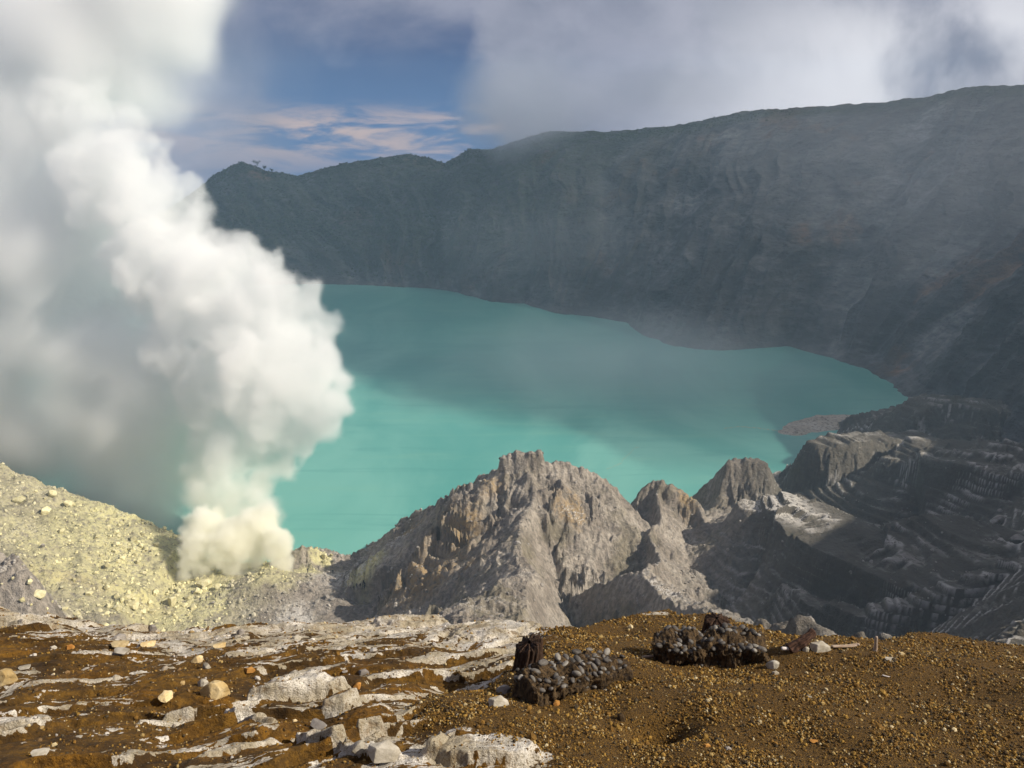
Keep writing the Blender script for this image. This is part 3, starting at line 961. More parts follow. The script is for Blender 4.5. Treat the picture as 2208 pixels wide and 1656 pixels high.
def scatter_mesh(name, pos, size, colors, mat, seed, squash=(0.55, 0.95), jitter=0.16, sub=1, smooth=False):
    """many loose stones as one mesh"""
    r_ = np.random.default_rng(seed)
    v, f = ico(sub)
    n = len(pos)
    var = v[None] * (1 + r_.uniform(-jitter, jitter, (24, len(v), 1))).astype(f4)
    sc = np.stack([np.ones(n), r_.uniform(0.7, 1, n), r_.uniform(*squash, n)], 1).astype(f4) * size[:, None]
    V = var[r_.integers(0, 24, n)] * sc[:, None, :]
    V = np.einsum('nij,nkj->nki', rand_rot(n, r_), V) + pos[:, None, :].astype(f4)
    F = f[None] + (np.arange(n, dtype=np.int32) * len(v))[:, None, None]
    C = np.repeat(colors[:, None, :], len(v), 1).reshape(-1, 3)
    return mesh_np(name, V.reshape(-1, 3), F.reshape(-1, 3), smooth=smooth, attrs={'tint': C}, mat=mat)


def stone_mat(name, rough=0.75, bscale=60.0, bstr=0.4, bdist=0.01, base=None, base2=None, scale=8.0, dust=None):
    m, t, p = mat_new(name)
    p.inputs['Roughness'].default_value = rough
    p.inputs['Specular IOR Level'].default_value = 0.2
    geo = t.new('ShaderNodeNewGeometry')
    pos = geo.outputs['Position']
    if base is None:
        col = t.attrc('tint')
    else:
        tco = t.new('ShaderNodeTexCoord')
        inf = t.new('ShaderNodeObjectInfo')
        col = t.mix(t.smooth(t.noise(pos, scale, 6, 0.65), 0.35, 0.65), c4(*base), c4(*base2))
        hs = t.new('ShaderNodeHueSaturation')
        t.l.new(t.math('ADD', t.math('MULTIPLY', inf.outputs['Random'], 0.5), 0.75), hs.inputs['Value'])
        t.l.new(col, hs.inputs['Color'])
        col = hs.outputs[0]
        if dust:
            sp = t.new('ShaderNodeSeparateXYZ')
            t.l.new(geo.outputs['Normal'], sp.inputs[0])
            col = t.mix(t.math('MULTIPLY', t.smooth(sp.outputs[2], 0.2, 0.8), 0.5), col, c4(*dust))
    t.l.new(col, p.inputs['Base Color'])
    bump(t, p, t.noise(pos, bscale, 6, 0.65), bstr, bdist)
    return m


def boulder_mesh(name, seed, mat, sub=4, facets=9, rough=0.10, sq=(1, 0.85, 0.7), pits=0.0):
    """an angular boulder: a sphere cut by random planes, then roughened; unit size, base at z = 0"""
    r_ = np.random.default_rng(seed)
    v, f = ico(sub)
    for _ in range(facets):
        n = r_.normal(size=3)
        n /= np.linalg.norm(n)
        h = r_.uniform(0.45, 0.78)
        d = v @ n.astype(f4) - h
        v = v - np.where(d > 0, d * 0.92, 0)[:, None] * n.astype(f4)[None]
    k = 1 + fbm3(v[:, 0] * 1.6 + seed, v[:, 1] * 1.6, v[:, 2] * 1.6, 5, 0.55, seed=seed) * rough * 3
    if pits:
        k = k - pits * np.clip(perlin3(v[:, 0] * 3.1, v[:, 1] * 3.1 + seed, v[:, 2] * 3.1, seed + 3) * 3 - 0.5, 0, 1)
    v = v * k[:, None] * np.array(sq, f4)
    v[:, 2] -= v[:, 2].min() * 0.72
    o = mesh_np(name, v, f, smooth=False, mat=mat)
    me = o.data
    COL.objects.unlink(o)
    bpy.data.objects.remove(o)
    return me


def put(name, me, loc, scale, rz, label=None, cat=None, group=None, rx=0.0):
    o = bpy.data.objects.new(name, me)
    COL.objects.link(o)
    o.location = loc
    o.scale = scale if isinstance(scale, (tuple, list)) else (scale,) * 3
    o.rotation_euler = (rx, 0, rz)
    if label:
        tag(o, label, cat, group)
    return o


def build_gravel():
    r_ = np.random.default_rng(31)
    m = stone_mat('gravel_stone', 0.8, 260, 0.4, 0.004)
    # candidates over the visible ground, thinned by the gravel zone
    N = 400000
    Y = 2.9 + (8.6 - 2.9) * r_.random(N) ** 1.25
    X = Y * r_.uniform(-0.72, 1.15, N)
    z, g, wht, over = ground_parts(X, Y)
    patch = sstep(fbm2(X.astype(f4) / 0.35, Y.astype(f4) / 0.35, 3, seed=241), -0.35, 0.35)
    keep = r_.random(N) < (g * (0.10 + 0.85 * patch ** 1.5) + (1 - g) * (0.02 + 0.07 * patch * (1 - wht)))
    keep &= over < 0.35
    X, Y, z, g, over = X[keep], Y[keep], z[keep], g[keep], over[keep]
    n = len(X)
    size = np.exp(r_.normal(math.log(0.0041), 0.45, n)) * (1 + 0.5 * (r_.random(n) < 0.05))
    size = np.clip(size, 0.002, 0.014) * np.where(r_.random(n) < 0.02, r_.uniform(1.3, 2.3, n), 1.0) * (0.75 + 0.10 * Y)
    pal = np.array([(0.17, 0.088, 0.016), (0.26, 0.15, 0.030), (0.10, 0.053, 0.010), (0.06, 0.043, 0.022), (0.32, 0.22, 0.08), (0.46, 0.37, 0.21), (0.045, 0.026, 0.009)], f4)
    c = pal[r_.choice(7, n, p=[.26, .22, .18, .12, .11, .04, .07])] * r_.uniform(0.7, 1.2, (n, 1)).astype(f4)
    P = np.stack([X, Y, z + size * 0.25], 1)
    o = scatter_mesh('gravel', P, size, c, m, 33)
    stuff(o, 'brown and golden gravel strewn over the rim in the foreground', 'gravel')
    # angular rubble lying on the crusted left half
    N = 2500
    Y = r_.uniform(3.4, 8.2, N)
    X = Y * r_.uniform(-0.70, 0.05, N)
    z, g, wht, over = ground_parts(X, Y)
    dens = sstep(fbm2(X.astype(f4) / 0.5, Y.astype(f4) / 0.5, 3, seed=251) + 0.25 * sstep(over, -2.5, -0.8), 0.0, 0.35)
    keep = (r_.random(N) < dens * (1 - g) * 0.8) & (over < 0.1)
    X, Y, z = X[keep], Y[keep], z[keep]
    n = len(X)
    size = np.clip(np.exp(r_.normal(math.log(0.009), 0.55, n)), 0.004, 0.034)
    pal = np.array([(0.30, 0.25, 0.19), (0.44, 0.40, 0.35), (0.20, 0.12, 0.05), (0.36, 0.25, 0.11), (0.55, 0.51, 0.45)], f4)
    c = pal[r_.choice(5, n, p=[.30, .24, .2, .16, .10])] * r_.uniform(0.7, 1.15, (n, 1)).astype(f4)
    P = np.stack([X, Y, z + size * 0.2], 1)
    o = scatter_mesh('rubble', P, size, c, m, 35, squash=(0.35, 0.8), jitter=0.24)
    stuff(o, 'small angular pale rubble scattered over the crusted brown ground', 'rubble')


build_gravel()


def build_foreground_rocks():
    pale = stone_mat('pale_stone', 0.85, 45, 0.5, 0.01, (0.27, 0.235, 0.175), (0.46, 0.42, 0.35), 9)
    tan = stone_mat('tan_stone', 0.85, 40, 0.6, 0.012, (0.42, 0.29, 0.12), (0.58, 0.46, 0.26), 7)
    grey = stone_mat('grey_stone', 0.7, 60, 0.4, 0.006, (0.17, 0.15, 0.13), (0.28, 0.25, 0.22), 12)
    rust = stone_mat('rusty_stone', 0.9, 60, 0.5, 0.008, (0.24, 0.10, 0.02), (0.40, 0.20, 0.05), 12)
    B = {k: [boulder_mesh(n + '_rock', s_, mt, 4, 17, 0.06, sq, pt) for s_, sq in ((3, (1, .8, .7)), (8, (1, .7, .5)), (15, (1, .9, .8)))]
         for k, n, mt, pt in (('p', 'pale', pale, 0.0), ('t', 'tan', tan, 0.14), ('g', 'grey', grey, 0.0), ('r', 'rusty', rust, 0.1))}
    # px, py of the base, width in px, kind, shape, turn, label
    for px, py, wd, k, sh, rz, lab in (
            (468, 1502, 62, 't', 2, 0.4, 'largest pitted tan rock on the crusted ground left of the white outcrop'),
            (358, 1505, 34, 't', 0, 1.3, 'tan rock left of the large pitted tan rock'),
            (440, 1478, 26, 'p', 2, 0.2, 'pale rock leaning behind the large pitted tan rock'),
            (445, 1440, 24, 'p', 0, 2.2, 'round pinkish white stone above the large pitted tan rock'),
            (428, 1428, 26, 't', 2, 0.9, 'tan stone touching the round pinkish white stone'),
            (540, 1450, 20, 'r', 0, 0.4, 'small rust coloured stone right of the large pitted tan rock'),
            (262, 1392, 38, 't', 1, 0.3, 'tan flat-topped rock under a pointed grey one near the lip'),
            (258, 1378, 26, 'g', 0, 1.0, 'pointed grey rock behind the tan flat-topped rock near the lip'),
            (322, 1393, 34, 't', 1, 0.6, 'long ochre splinter of rock near the lip'),
            (265, 1406, 34, 'p', 1, 0.1, 'flat pale stone below the tan flat-topped rock near the lip'),
            (330, 1360, 20, 'g', 2, 0.1, 'upright grey stone standing on the white lip crust'),
            (152, 1398, 16, 'r', 0, 0.5, 'small orange stone on the dark rubble at far left'),
            (116, 1398, 12, 'p', 0, 0.5, 'small white stone on the dark rubble at far left'),
            (475, 1395, 30, 't', 1, 0.7, 'ochre lump under the white crust of the lip'),
            (55, 1442, 24, 'p', 1, 0.7, 'thin pale slab stone lying on brown earth at far left'),
            (15, 1470, 44, 't', 2, 0.2, 'tan block at the left edge of the picture'),
            (785, 1455, 22, 'g', 0, 0.3, 'small dark grey stone on brown earth, left one of a pair'),
            (792, 1456, 18, 'g', 0, 0.3, None),
            (744, 1452, 14, 'g', 1, 0.8, 'small flat grey stone with a long shadow on brown earth'),
            (772, 1484, 20, 'r', 2, 0.9, 'rust coloured clod below the pair of grey stones'),
            (760, 1380, 20, 'p', 1, 0.9, 'pale flake on the crust under the lip'),
            (172, 1590, 14, 'p', 1, 0.4, 'pale pebble on dark brown earth at lower left'),
            (90, 1625, 36, 'p', 1, 0.5, 'long grey splinter lying on dark brown earth at lower left'),
            (636, 1556, 10, 't', 0, 0.4, 'little yellow stone beside the white outcrop'),
            (690, 1567, 44, 'g', 1, -0.4, 'dark reddish stone lying below the white outcrop'),
            (830, 1640, 66, 'p', 0, 0.3, 'grey-green angular block in the foreground left of the pale slab'),
            (775, 1618, 34, 'p', 2, 1.3, 'smaller pale block behind the grey-green angular block'),
            (520, 1368, 18, 'g', 2, 0.4, 'grey stone on the lip above the ochre lump'),
            (640, 1378, 20, 'p', 0, 0.6, 'pale stone on the rubble just below the lip'),
            (1088, 1495, 34, 'g', 2, 0.3, 'upright oval stone leaning on the left end of the nearer stone bank'),
            (1075, 1520, 44, 'p', 0, 0.3, 'pale shaded rock at the foot of the nearer stone bank'),
            (1160, 1497, 20, 'g', 2, 1.1, 'square grey stone stuck in the nearer stone bank'),
            (1200, 1520, 22, 'r', 0, 1.1, 'orange clod below the nearer stone bank'),
            (1192, 1502, 16, 'r', 2, 0.2, 'yellow brown clod above the orange clod'),
            (1328, 1458, 14, 'g', 2, 0.7, 'left of two small grey stones at the right end of the nearer stone bank'),
            (1348, 1456, 14, 'p', 2, 0.7, 'right of two small grey stones at the right end of the nearer stone bank'),
            (1668, 1440, 30, 'p', 2, 0.3, 'upright pale stone at the right end of the farther stone bank'),
            (1672, 1454, 16, 'p', 0, 0.3, 'small pale stone below the upright pale stone'),
            (1768, 1402, 44, 'p', 0, 0.2, 'white rough rock behind the gravel edge next to the dark log'),
            (1738, 1404, 16, 'p', 2, 0.2, 'small white stone left of the white rough rock'),
            (1920, 1424, 24, 'p', 1, 0.1, 'flat white flake on the gravel right of the wooden stake'),
            (1944, 1412, 14, 't', 0, 0.1, 'yellowish pebble near the flat white flake'),
            (1745, 1504, 12, 'p', 1, 0.1, 'small white chip on the open gravel'),
            (1755, 1600, 18, 'r', 1, 0.1, 'orange flat clod on the gravel at lower right'),
            (1570, 1616, 14, 'g', 0, 0.1, 'light grey pebble on the gravel near the hollow'),
            (1525, 1610, 14, 'r', 0, 0.1, 'rust pebble on the gravel near the hollow')):
        if lab is None:
            continue
        p = ground_hit(px, py)
        dist = (p - Vector((0, 0, CAM_Z))).length
        s_ = wd / FPX * dist * 0.5 * 1.08
        put('rock', B[k][sh], p - Vector((0, 0, s_ * 0.12)), s_, rz, lab, 'rock')


build_foreground_rocks()


def build_stone_bank(A, Bp, width, height, seed, label, n_stones):
    """a crumbling bank of dark earth whose top is set with rounded grey cobbles"""
    r_ = np.random.default_rng(seed)
    A, Bp = Vector(A), Vector(Bp)
    ax = (Bp - A)
    L = math.hypot(ax.x, ax.y)
    yaw = math.atan2(ax.y, ax.x)
    root = bpy.data.objects.new('stone_bank', None)
    COL.objects.link(root)
    mid = (A + Bp) / 2
    root.location = mid
    root.rotation_euler = (0, -math.atan2(ax.z, L), yaw)
    tag(root, label, 'stone bank', 'crumbling stone banks on the rim')
    nu, nv = 190, 110
    tt = np.linspace(-1, 1, nu)
    tt = 0.55 * tt + 0.45 * np.sin(tt * math.pi / 2)
    u = np.arcsin(np.sign(tt) * np.abs(tt) ** (1 / 0.28))
    v = np.linspace(-math.pi, math.pi, nv)
    U, V = [q.astype(f4) for q in np.meshgrid(u, v, indexing='ij')]

    def sp(x, e):
        return np.sign(x) * np.abs(x) ** e
    e1, e2 = 0.28, 0.45
    x = sp(np.sin(U), e1) * L / 2
    y = sp(np.cos(U), e1) * sp(np.cos(V), e2) * width / 2
    z = sp(np.cos(U), e1) * sp(np.sin(V), e2) * height / 2 * (1 - 0.42 * x / L)
    n = fbm3(x * 9 + seed, y * 9, z * 9, 5, 0.6, seed=seed) * 0.20 + fbm3(x * 3.1, y * 3, z * 3 + seed, 2, seed=seed + 7) * 0.06 + fbm3(x * 34, y * 34, z * 20 + seed, 3, 0.6, seed=seed + 4) * 0.035
    top = height * 0.22 * fbm2(x * 3.1 + seed, x * 0, 3, seed=seed + 2)
    rr = np.sqrt((x / L * 2) ** 2 * 0.3 + (y / width * 2) ** 2 + (z / height * 2) ** 2) + 0.2
    x2, y2, z2 = x + x / L * 2 * n * 0.6 / rr, y + y / width * 2 * n / rr, z + z / height * 2 * n / rr + top * (z > 0)
    m, t, p = mat_new('fibrous_earth')
    pos = t.new('ShaderNodeNewGeometry').outputs['Position']
    a = t.noise(t.mapping(pos, (40, 40, 14)), 1.0, 6, 0.7)
    col = t.mix(t.smooth(a, 0.35, 0.66), c4(0.016, 0.010, 0.006), c4(0.12, 0.075, 0.033))
    t.l.new(col, p.inputs['Base Color'])
    bump(t, p, a, 0.9, 0.03)
    mesh = mesh_np('earth_core', np.stack([x2, y2, z2], -1), grid_faces(nu, nv), mat=m)
    mesh.parent = root
    tones = [stone_mat('cobble_' + nme, 0.55, 120, 0.25, 0.003, b1, b2, 30) for nme, b1, b2 in
             (('grey', (0.070, 0.062, 0.053), (0.125, 0.112, 0.098)), ('dark', (0.032, 0.028, 0.024), (0.070, 0.061, 0.052)), ('pale', (0.15, 0.135, 0.115), (0.23, 0.21, 0.18)))]
    mes = []
    for i in range(9):
        v0, f0 = ico(3)
        k = 1 + fbm3(v0[:, 0] * 1.2 + i * 9, v0[:, 1] * 1.2, v0[:, 2] * 1.2, 3, seed=seed + i) * 0.22
        o = mesh_np('cobble', v0 * k[:, None] * np.array((1, 0.72, 0.55), f4), f0, mat=tones[(0, 0, 1, 0, 1, 2, 0, 1, 2)[i]])
        mes.append(o.data)
        COL.objects.unlink(o)
        bpy.data.objects.remove(o)
    placed = []
    tries = 0
    while len(placed) < n_stones and tries < 6000:
        tries += 1
        if r_.random() < 0.80:
            i = int(np.argmin(np.abs(x2[:, nv // 2] - r_.uniform(-0.49, 0.49) * L)))
            vv = r_.uniform(0.12 * math.pi, 0.88 * math.pi)
        else:
            i = int(np.argmin(np.abs(x2[:, nv // 2] - r_.uniform(-0.5, 0.5) * L)))
            vv = r_.uniform(-0.10 * math.pi, 0.2 * math.pi) if r_.random() < 0.3 else r_.uniform(-0.98 * math.pi, -0.62 * math.pi)
        j = int((vv + math.pi) / (2 * math.pi) * (nv - 1))
        c = np.array((x2[i, j], y2[i, j], z2[i, j]))
        s_ = r_.uniform(0.017, 0.033)
        if any(np.linalg.norm(c - q) < (s_ + w_) * 0.72 for q, w_ in placed):
            continue
        placed.append((c, s_))
        o = bpy.data.objects.new('cobble', mes[r_.integers(0, 9)])
        COL.objects.link(o)
        o.parent = root
        o.location = c + np.array((0, 0, s_ * 0.15))
        o.scale = (s_ * r_.uniform(0.9, 1.25), s_, s_)
        o.rotation_euler = (r_.normal(0, 0.35), r_.normal(0, 0.35), r_.uniform(0, 6.28))
    return root


def build_banks():
    a, b = ground_hit(1128, 1512), ground_hit(1330, 1444)
    up = Vector((0, 0, 1))
    build_stone_bank(a + up * 0.035, b + up * 0.025, 0.26, 0.20, 5, 'nearer bank of dark earth topped with grey cobbles, with a shadowed left end', 96)
    a, b = ground_hit(1408, 1418), ground_hit(1655, 1412)
    build_stone_bank(a + up * 0.05, b + up * 0.035, 0.28, 0.22, 9, 'farther dark bank densely topped with grey cobbles near the lip', 98)


build_banks()


def build_stumps():
    m, t, p = mat_new('tree_fern_fibre')
    tco = t.new('ShaderNodeTexCoord').outputs['Object']
    a = t.noise(t.mapping(tco, (70, 70, 7)), 1.0, 5, 0.7)
    col = t.mix(t.smooth(a, 0.35, 0.68), c4(0.012, 0.007, 0.005), c4(0.085, 0.045, 0.026))
    t.l.new(col, p.inputs['Base Color'])
    bump(t, p, a, 1.0, 0.02)

    def stump(px, py, wpx, hpx, slant, seed, label, lean=0.0):
        pt = ground_hit(px, py)
        dist = (pt - Vector((0, 0, CAM_Z))).length
        r0 = wpx / FPX * dist / 2
        h = hpx / FPX * dist * 1.12
        nu, nv = 120, 40
        th = np.linspace(0, 2 * math.pi, nu, endpoint=False)
        T, Vv = [q.astype(f4) for q in np.meshgrid(th, np.linspace(0, 1, nv), indexing='xy')]
        fl = 1 + 0.10 * fbm3(np.cos(T) * 2 + seed, np.sin(T) * 2, Vv * 1.5, 3, seed=seed) * 2 + 0.07 * np.sign(np.sin(T * 17 + 2 * np.sin(Vv * 5))) * np.abs(np.sin(T * 17 + 2 * np.sin(Vv * 5))) + 0.12 * (1 - Vv) ** 3
        rr = r0 * fl * (1 - 0.12 * Vv)
        hh = h * (1 + slant * np.cos(T - 0.2)) * (1 + 0.06 * np.sin(T * 9 + seed) + 0.04 * np.sin(T * 23))
        zz = -0.05 + Vv * (hh + 0.05)
        xx, yy = rr * np.cos(T) + lean * zz, rr * np.sin(T)
        rings = [np.stack([xx, yy, zz], -1)]
        top = rings[0][-1]
        cx = top.mean(0)
        for k in (0.75, 0.45, 0.15):
            q = cx + (top - cx) * k
            q[:, 2] += 0.03 * (1 - k) * (0.5 + fbm2(q[:, 0] * 60, q[:, 1] * 60, 2, seed=seed))
            rings.append(q[None])
        P = np.concatenate(rings, 0)
        nr = P.shape[0]
        i = np.arange(nr * nu).reshape(nr, nu)
        F = np.stack([i[:-1], np.roll(i[:-1], -1, 1), np.roll(i[1:], -1, 1), i[1:]], -1).reshape(-1, 4)
        o = mesh_np('stump', P, F, mat=m)
        o.location = pt
        tag(o, label, 'stump', 'tree fern stumps on the rim')
        return o
    stump(1140, 1436, 58, 46, 0.22, 3, 'dark fibrous stump with a slanted top behind the nearer stone bank')
    stump(1543, 1366, 52, 28, 0.05, 6, 'rounded dark fibrous stump behind the farther stone bank')
    # log, sticks, plank and stake by the gravel edge
    wood, t, p = mat_new('weathered_wood')
    tco = t.new('ShaderNodeTexCoord').outputs['Object']
    a = t.noise(t.mapping(tco, (60, 60, 6)), 1.0, 5, 0.65)
    t.l.new(t.mix(t.smooth(a, 0.35, 0.65), c4(0.22, 0.15, 0.10), c4(0.46, 0.38, 0.30)), p.inputs['Base Color'])
    bump(t, p, a, 0.7, 0.01)
    dark, t, p = mat_new('dark_bark')
    tco = t.new('ShaderNodeTexCoord').outputs['Object']
    a = t.noise(t.mapping(tco, (60, 60, 8)), 1.0, 5, 0.65)
    t.l.new(t.mix(t.smooth(a, 0.35, 0.65), c4(0.020, 0.010, 0.007), c4(0.10, 0.05, 0.03)), p.inputs['Base Color'])
    bump(t, p, a, 0.9, 0.015)
    white, t, p = mat_new('bleached_wood')
    t.l.new(t.mix(t.noise(t.new('ShaderNodeTexCoord').outputs['Object'], 30, 4), c4(0.42, 0.36, 0.33), c4(0.72, 0.68, 0.64)), p.inputs['Base Color'])

    def stick(name, a, b, r0, r1, mat, label, cat, seed=1, lump=0.12, flat=1.0):
        a, b = Vector(a), Vector(b)
        L = (b - a).length
        nu, nv = 20, 34
        T, Vv = [q.astype(f4) for q in np.meshgrid(np.linspace(0, 2 * math.pi, nu, endpoint=False), np.linspace(0, 1, nv), indexing='xy')]
        rr = (r0 + (r1 - r0) * Vv) * (1 + lump * 2 * fbm3(np.cos(T) + seed, np.sin(T), Vv * 5, 3, seed=seed))
        end = np.minimum(1, np.minimum(Vv, 1 - Vv) * 26 + 0.45)
        bend = 0.04 * L * np.sin(Vv * math.pi * 1.3 + seed)
        P = np.stack([rr * end * np.cos(T) + bend, rr * end * np.sin(T) * flat, Vv * L], -1)
        P = np.concatenate([P, P[-1:].mean(1, keepdims=True).repeat(nu, 1)], 0)
        P = np.concatenate([P[:1].mean(1, keepdims=True).repeat(nu, 1), P], 0)
        nr = P.shape[0]
        i = np.arange(nr * nu).reshape(nr, nu)
        F = np.stack([i[:-1], np.roll(i[:-1], -1, 1), np.roll(i[1:], -1, 1), i[1:]], -1).reshape(-1, 4)
        o = mesh_np(name, P, F, mat=mat)
        o.location = a
        o.rotation_euler = (b - a).to_track_quat('Z', 'Y').to_euler()
        tag(o, label, cat)
        return o

    def V3(px, py, Y):
        return Vector(at(px, py, Y))
    g = ground_hit(1700, 1404)
    stick('log', V3(1700, 1402, g.y), V3(1758, 1362, g.y + 0.05), 0.050, 0.028, dark, 'dark broken log sticking up over the edge of the rim', 'log', 3, 0.3)
    g = ground_hit(1688, 1402)
    stick('stick', V3(1684, 1397, g.y - 0.05), V3(1726, 1402, g.y - 0.05), 0.013, 0.012, white, 'thick bleached stick lying by the farther stone bank', 'stick', 5)
    g = ground_hit(1390, 1418)
    stick('stick', V3(1366, 1420, g.y), V3(1420, 1411, g.y + 0.02), 0.010, 0.008, wood, 'brown stick poking out of the left end of the farther stone bank', 'stick', 8)
    g = ground_hit(1800, 1402)
    stick('plank', V3(1795, 1395, g.y), V3(1852, 1388, g.y + 0.1), 0.016, 0.016, wood, 'thin plank lying across the edge of the rim', 'plank', 2, 0.05, 0.4)
    g = ground_hit(1886, 1404)
    stick('stake', g - Vector((0, 0, 0.03)), V3(1891, 1373, g.y), 0.017, 0.010, wood, 'short wooden stake standing upright on the edge of the rim', 'stake', 4, 0.15)
    g = ground_hit(1915, 1458)
    stick('stick', V3(1902, 1456, g.y), V3(1932, 1462, g.y - 0.02), 0.005, 0.004, white, 'thin pale twig on the gravel below the flat white flake', 'stick', 9)


build_stumps()


# ------------------------------------------------------------------ boulders, rubble and people down in the crater
def crater_hits(pix):
    out = []
    Y = np.linspace(60, 340, 900).astype(f4)
    for px, py in pix:
        a, b = at(px, py, 60.0), at(px, py, 340.0)
        t = (Y - 60) / 280
        X = (a[0] + t * (b[0] - a[0])).astype(f4)
        Zr = a[2] + t * (b[2] - a[2])
        zg = crater_height(X, Y)
        k = int(np.argmax(zg > Zr)) if (zg > Zr).any() else -1
        out.append(None if k < 1 else Vector((float(X[k]), float(Y[k]), float(zg[k]))))
    return out


def build_boulders():
    sul = stone_mat('sulphur_boulder', 0.9, 2.2, 0.5, 0.25, (0.44, 0.39, 0.20), (0.62, 0.57, 0.36), 0.9)
    ash = stone_mat('ash_boulder', 0.9, 2.2, 0.5, 0.25, (0.24, 0.21, 0.18), (0.36, 0.33, 0.29), 0.9)
    S = [boulder_mesh('sulphur_boulder', 40 + i, sul, 3, 14, 0.05, sq) for i, sq in enumerate(((1, .8, .75), (1, .7, .6), (1, .9, .9), (1, .65, .8)))]
    A = [boulder_mesh('ash_boulder', 60 + i, ash, 3, 14, 0.05, sq) for i, sq in enumerate(((1, .8, .75), (1, .7, .6), (1, .9, .8)))]
    r_ = np.random.default_rng(77)
    named = (
        (113, 1068, 24, 'S', 'tan block on the crest of the yellow slope, uppermost of the large boulders'), (42, 1084, 26, 'S', 'flat white boulder near the left edge of the yellow slope'),
        (99, 1106, 26, 'S', 'long slanted white boulder below the tan block on the crest'), (148, 1092, 30, 'S', 'wide yellow boulder beside the tan block on the crest'),
        (92, 1178, 13, 'A', 'lone dark boulder halfway down the yellow slope'), (132, 1149, 16, 'S', 'white boulder above the lone dark boulder'),
        (286, 1164, 22, 'S', 'topmost boulder of the yellow cluster beside the vents'), (86, 1292, 28, 'S', 'big rounded white boulder on the brown ledge at the left'),
        (65, 1261, 15, 'S', 'small white boulder behind the big rounded one on the brown ledge'), (285, 1312, 34, 'S', 'largest angular white boulder in the lower rubble field'),
        (372, 1304, 32, 'S', 'tall pointed white boulder at the foot of the vents'), (441, 1264, 32, 'S', 'wide flat-topped yellow boulder between the steam jets'),
        (426, 1278, 22, 'S', 'round yellow boulder in front of the flat-topped one'), (439, 1272, 15, 'S', 'small white boulder leaning on the round yellow one'),
        (473, 1268, 24, 'S', 'hollowed round boulder right of the flat-topped yellow one'), (488, 1256, 15, 'S', 'upright yellow boulder behind the hollowed round one'),
        (700, 1205, 20, 'S', 'tall yellow rock on the shore beside the steam'), (2150, 1128, 40, 'A', 'large grey boulder in the shaded slope at the right'),
        (2196, 1170, 34, 'A', 'grey boulder at the right edge below the large shaded one'), (715, 1200, 9, 'S', 'small yellow rock right of the tall shore rock'))
    hits = crater_hits([(q[0], q[1]) for q in named])
    for (px, py, wd, k, lab), p in zip(named, hits):
        if p is None:
            continue
        s_ = wd / FPX * (p - cam.location).length * 0.47
        put('boulder', (S if k == 'S' else A)[r_.integers(0, 3)], p - Vector((0, 0, s_ * 0.15)), (s_, s_, s_ * (1.5 if 'tall' in lab or 'upright' in lab else 1)), r_.uniform(0, 6.28), lab, 'boulder')
    # clusters
    for cx, cy, sx, sy, n, lo, hi, kind, lab, grp in (
            (268, 1190, 45, 34, 62, 8, 22, 'S', 'yellow sulphur-dusted boulder in the cluster beside the vents', 'yellow boulders beside the vents'),
            (300, 1305, 85, 26, 95, 8, 26, 'S', 'pale boulder in the rubble field below the vents', 'pale boulders below the vents'),
            (130, 1150, 95, 60, 70, 5, 13, 'S', 'small pale boulder strewn on the yellow slope', 'small boulders on the yellow slope'),
            (640, 1310, 130, 28, 40, 5, 12, 'A', 'grey boulder on the ash mound in front of the vents', 'grey boulders on the ash mound'),
            (1460, 1255, 60, 40, 30, 4, 9, 'A', 'grey boulder on the lit gravel slope of the right-hand ridge', 'grey boulders on the lit right-hand slope')):
        pts = [(cx + r_.normal(0, sx), cy + r_.normal(0, sy)) for _ in range(n)]
        for (px, py), p in zip(pts, crater_hits(pts)):
            if p is None or p.y > 300:
                continue
            s_ = (lo + (hi - lo) * r_.random() ** 2.2) / FPX * (p - cam.location).length * 0.40
            put('boulder', (S if kind == 'S' else A)[r_.integers(0, 3)], p - Vector((0, 0, s_ * 0.2)), s_, r_.uniform(0, 6.28), lab, 'boulder', grp)
    # finer talus as one mass
    N = 26000
    Y = r_.uniform(120, 300, N).astype(f4)
    X = (Y * r_.uniform(-0.72, -0.12, N)).astype(f4)
    n = fbm2(X / 9, Y / 9, 3, seed=401)
    k = r_.random(N) < 0.15 + 0.75 * sstep(n, 0.0, 0.3)
    X, Y = X[k], Y[k]
    Z = crater_height(X, Y)
    k = Z > 1.5
    X, Y, Z = X[k], Y[k], Z[k]
    size = np.clip(np.exp(r_.normal(math.log(0.28), 0.55, len(X))), 0.12, 1.1)
    yl = crater_zones(X, Y, Z)['yellow'][:, None]
    c = (np.array((0.32, 0.29, 0.25), f4) * (1 - yl) + np.array((0.58, 0.53, 0.30), f4) * yl) * r_.uniform(0.75, 1.25, (len(X), 1)).astype(f4)
    o = scatter_mesh('talus', np.stack([X, Y, Z + size * 0.15], 1), size, c, stone_mat('talus_stone', 0.9, 3, 0.3, 0.1), 405)
    stuff(o, 'loose yellowish grey talus covering the slope and valley below the rim', 'talus')
    N = 9000
    Y = r_.uniform(100, 320, N).astype(f4)
    X = (Y * r_.uniform(-0.1, 0.66, N)).astype(f4)
    n = fbm2(X / 8, Y / 8, 3, seed=403)
    k = r_.random(N) < 0.05 + 0.7 * sstep(n, 0.05, 0.35)
    X, Y = X[k], Y[k]
    Z = crater_height(X, Y)
    k = Z > 1.0
    X, Y, Z = X[k], Y[k], Z[k]
    size = np.clip(np.exp(r_.normal(math.log(0.26), 0.5, len(X))), 0.12, 1.2)
    c = np.array((0.28, 0.255, 0.225), f4) * r_.uniform(0.6, 1.3, (len(X), 1)).astype(f4)
    o = scatter_mesh('scree', np.stack([X, Y, Z + size * 0.15], 1), size, c, stone_mat('scree_stone', 0.9, 3, 0.3, 0.1), 407)
    stuff(o, 'loose grey scree lying on the ridges right of the valley', 'scree')


build_boulders()


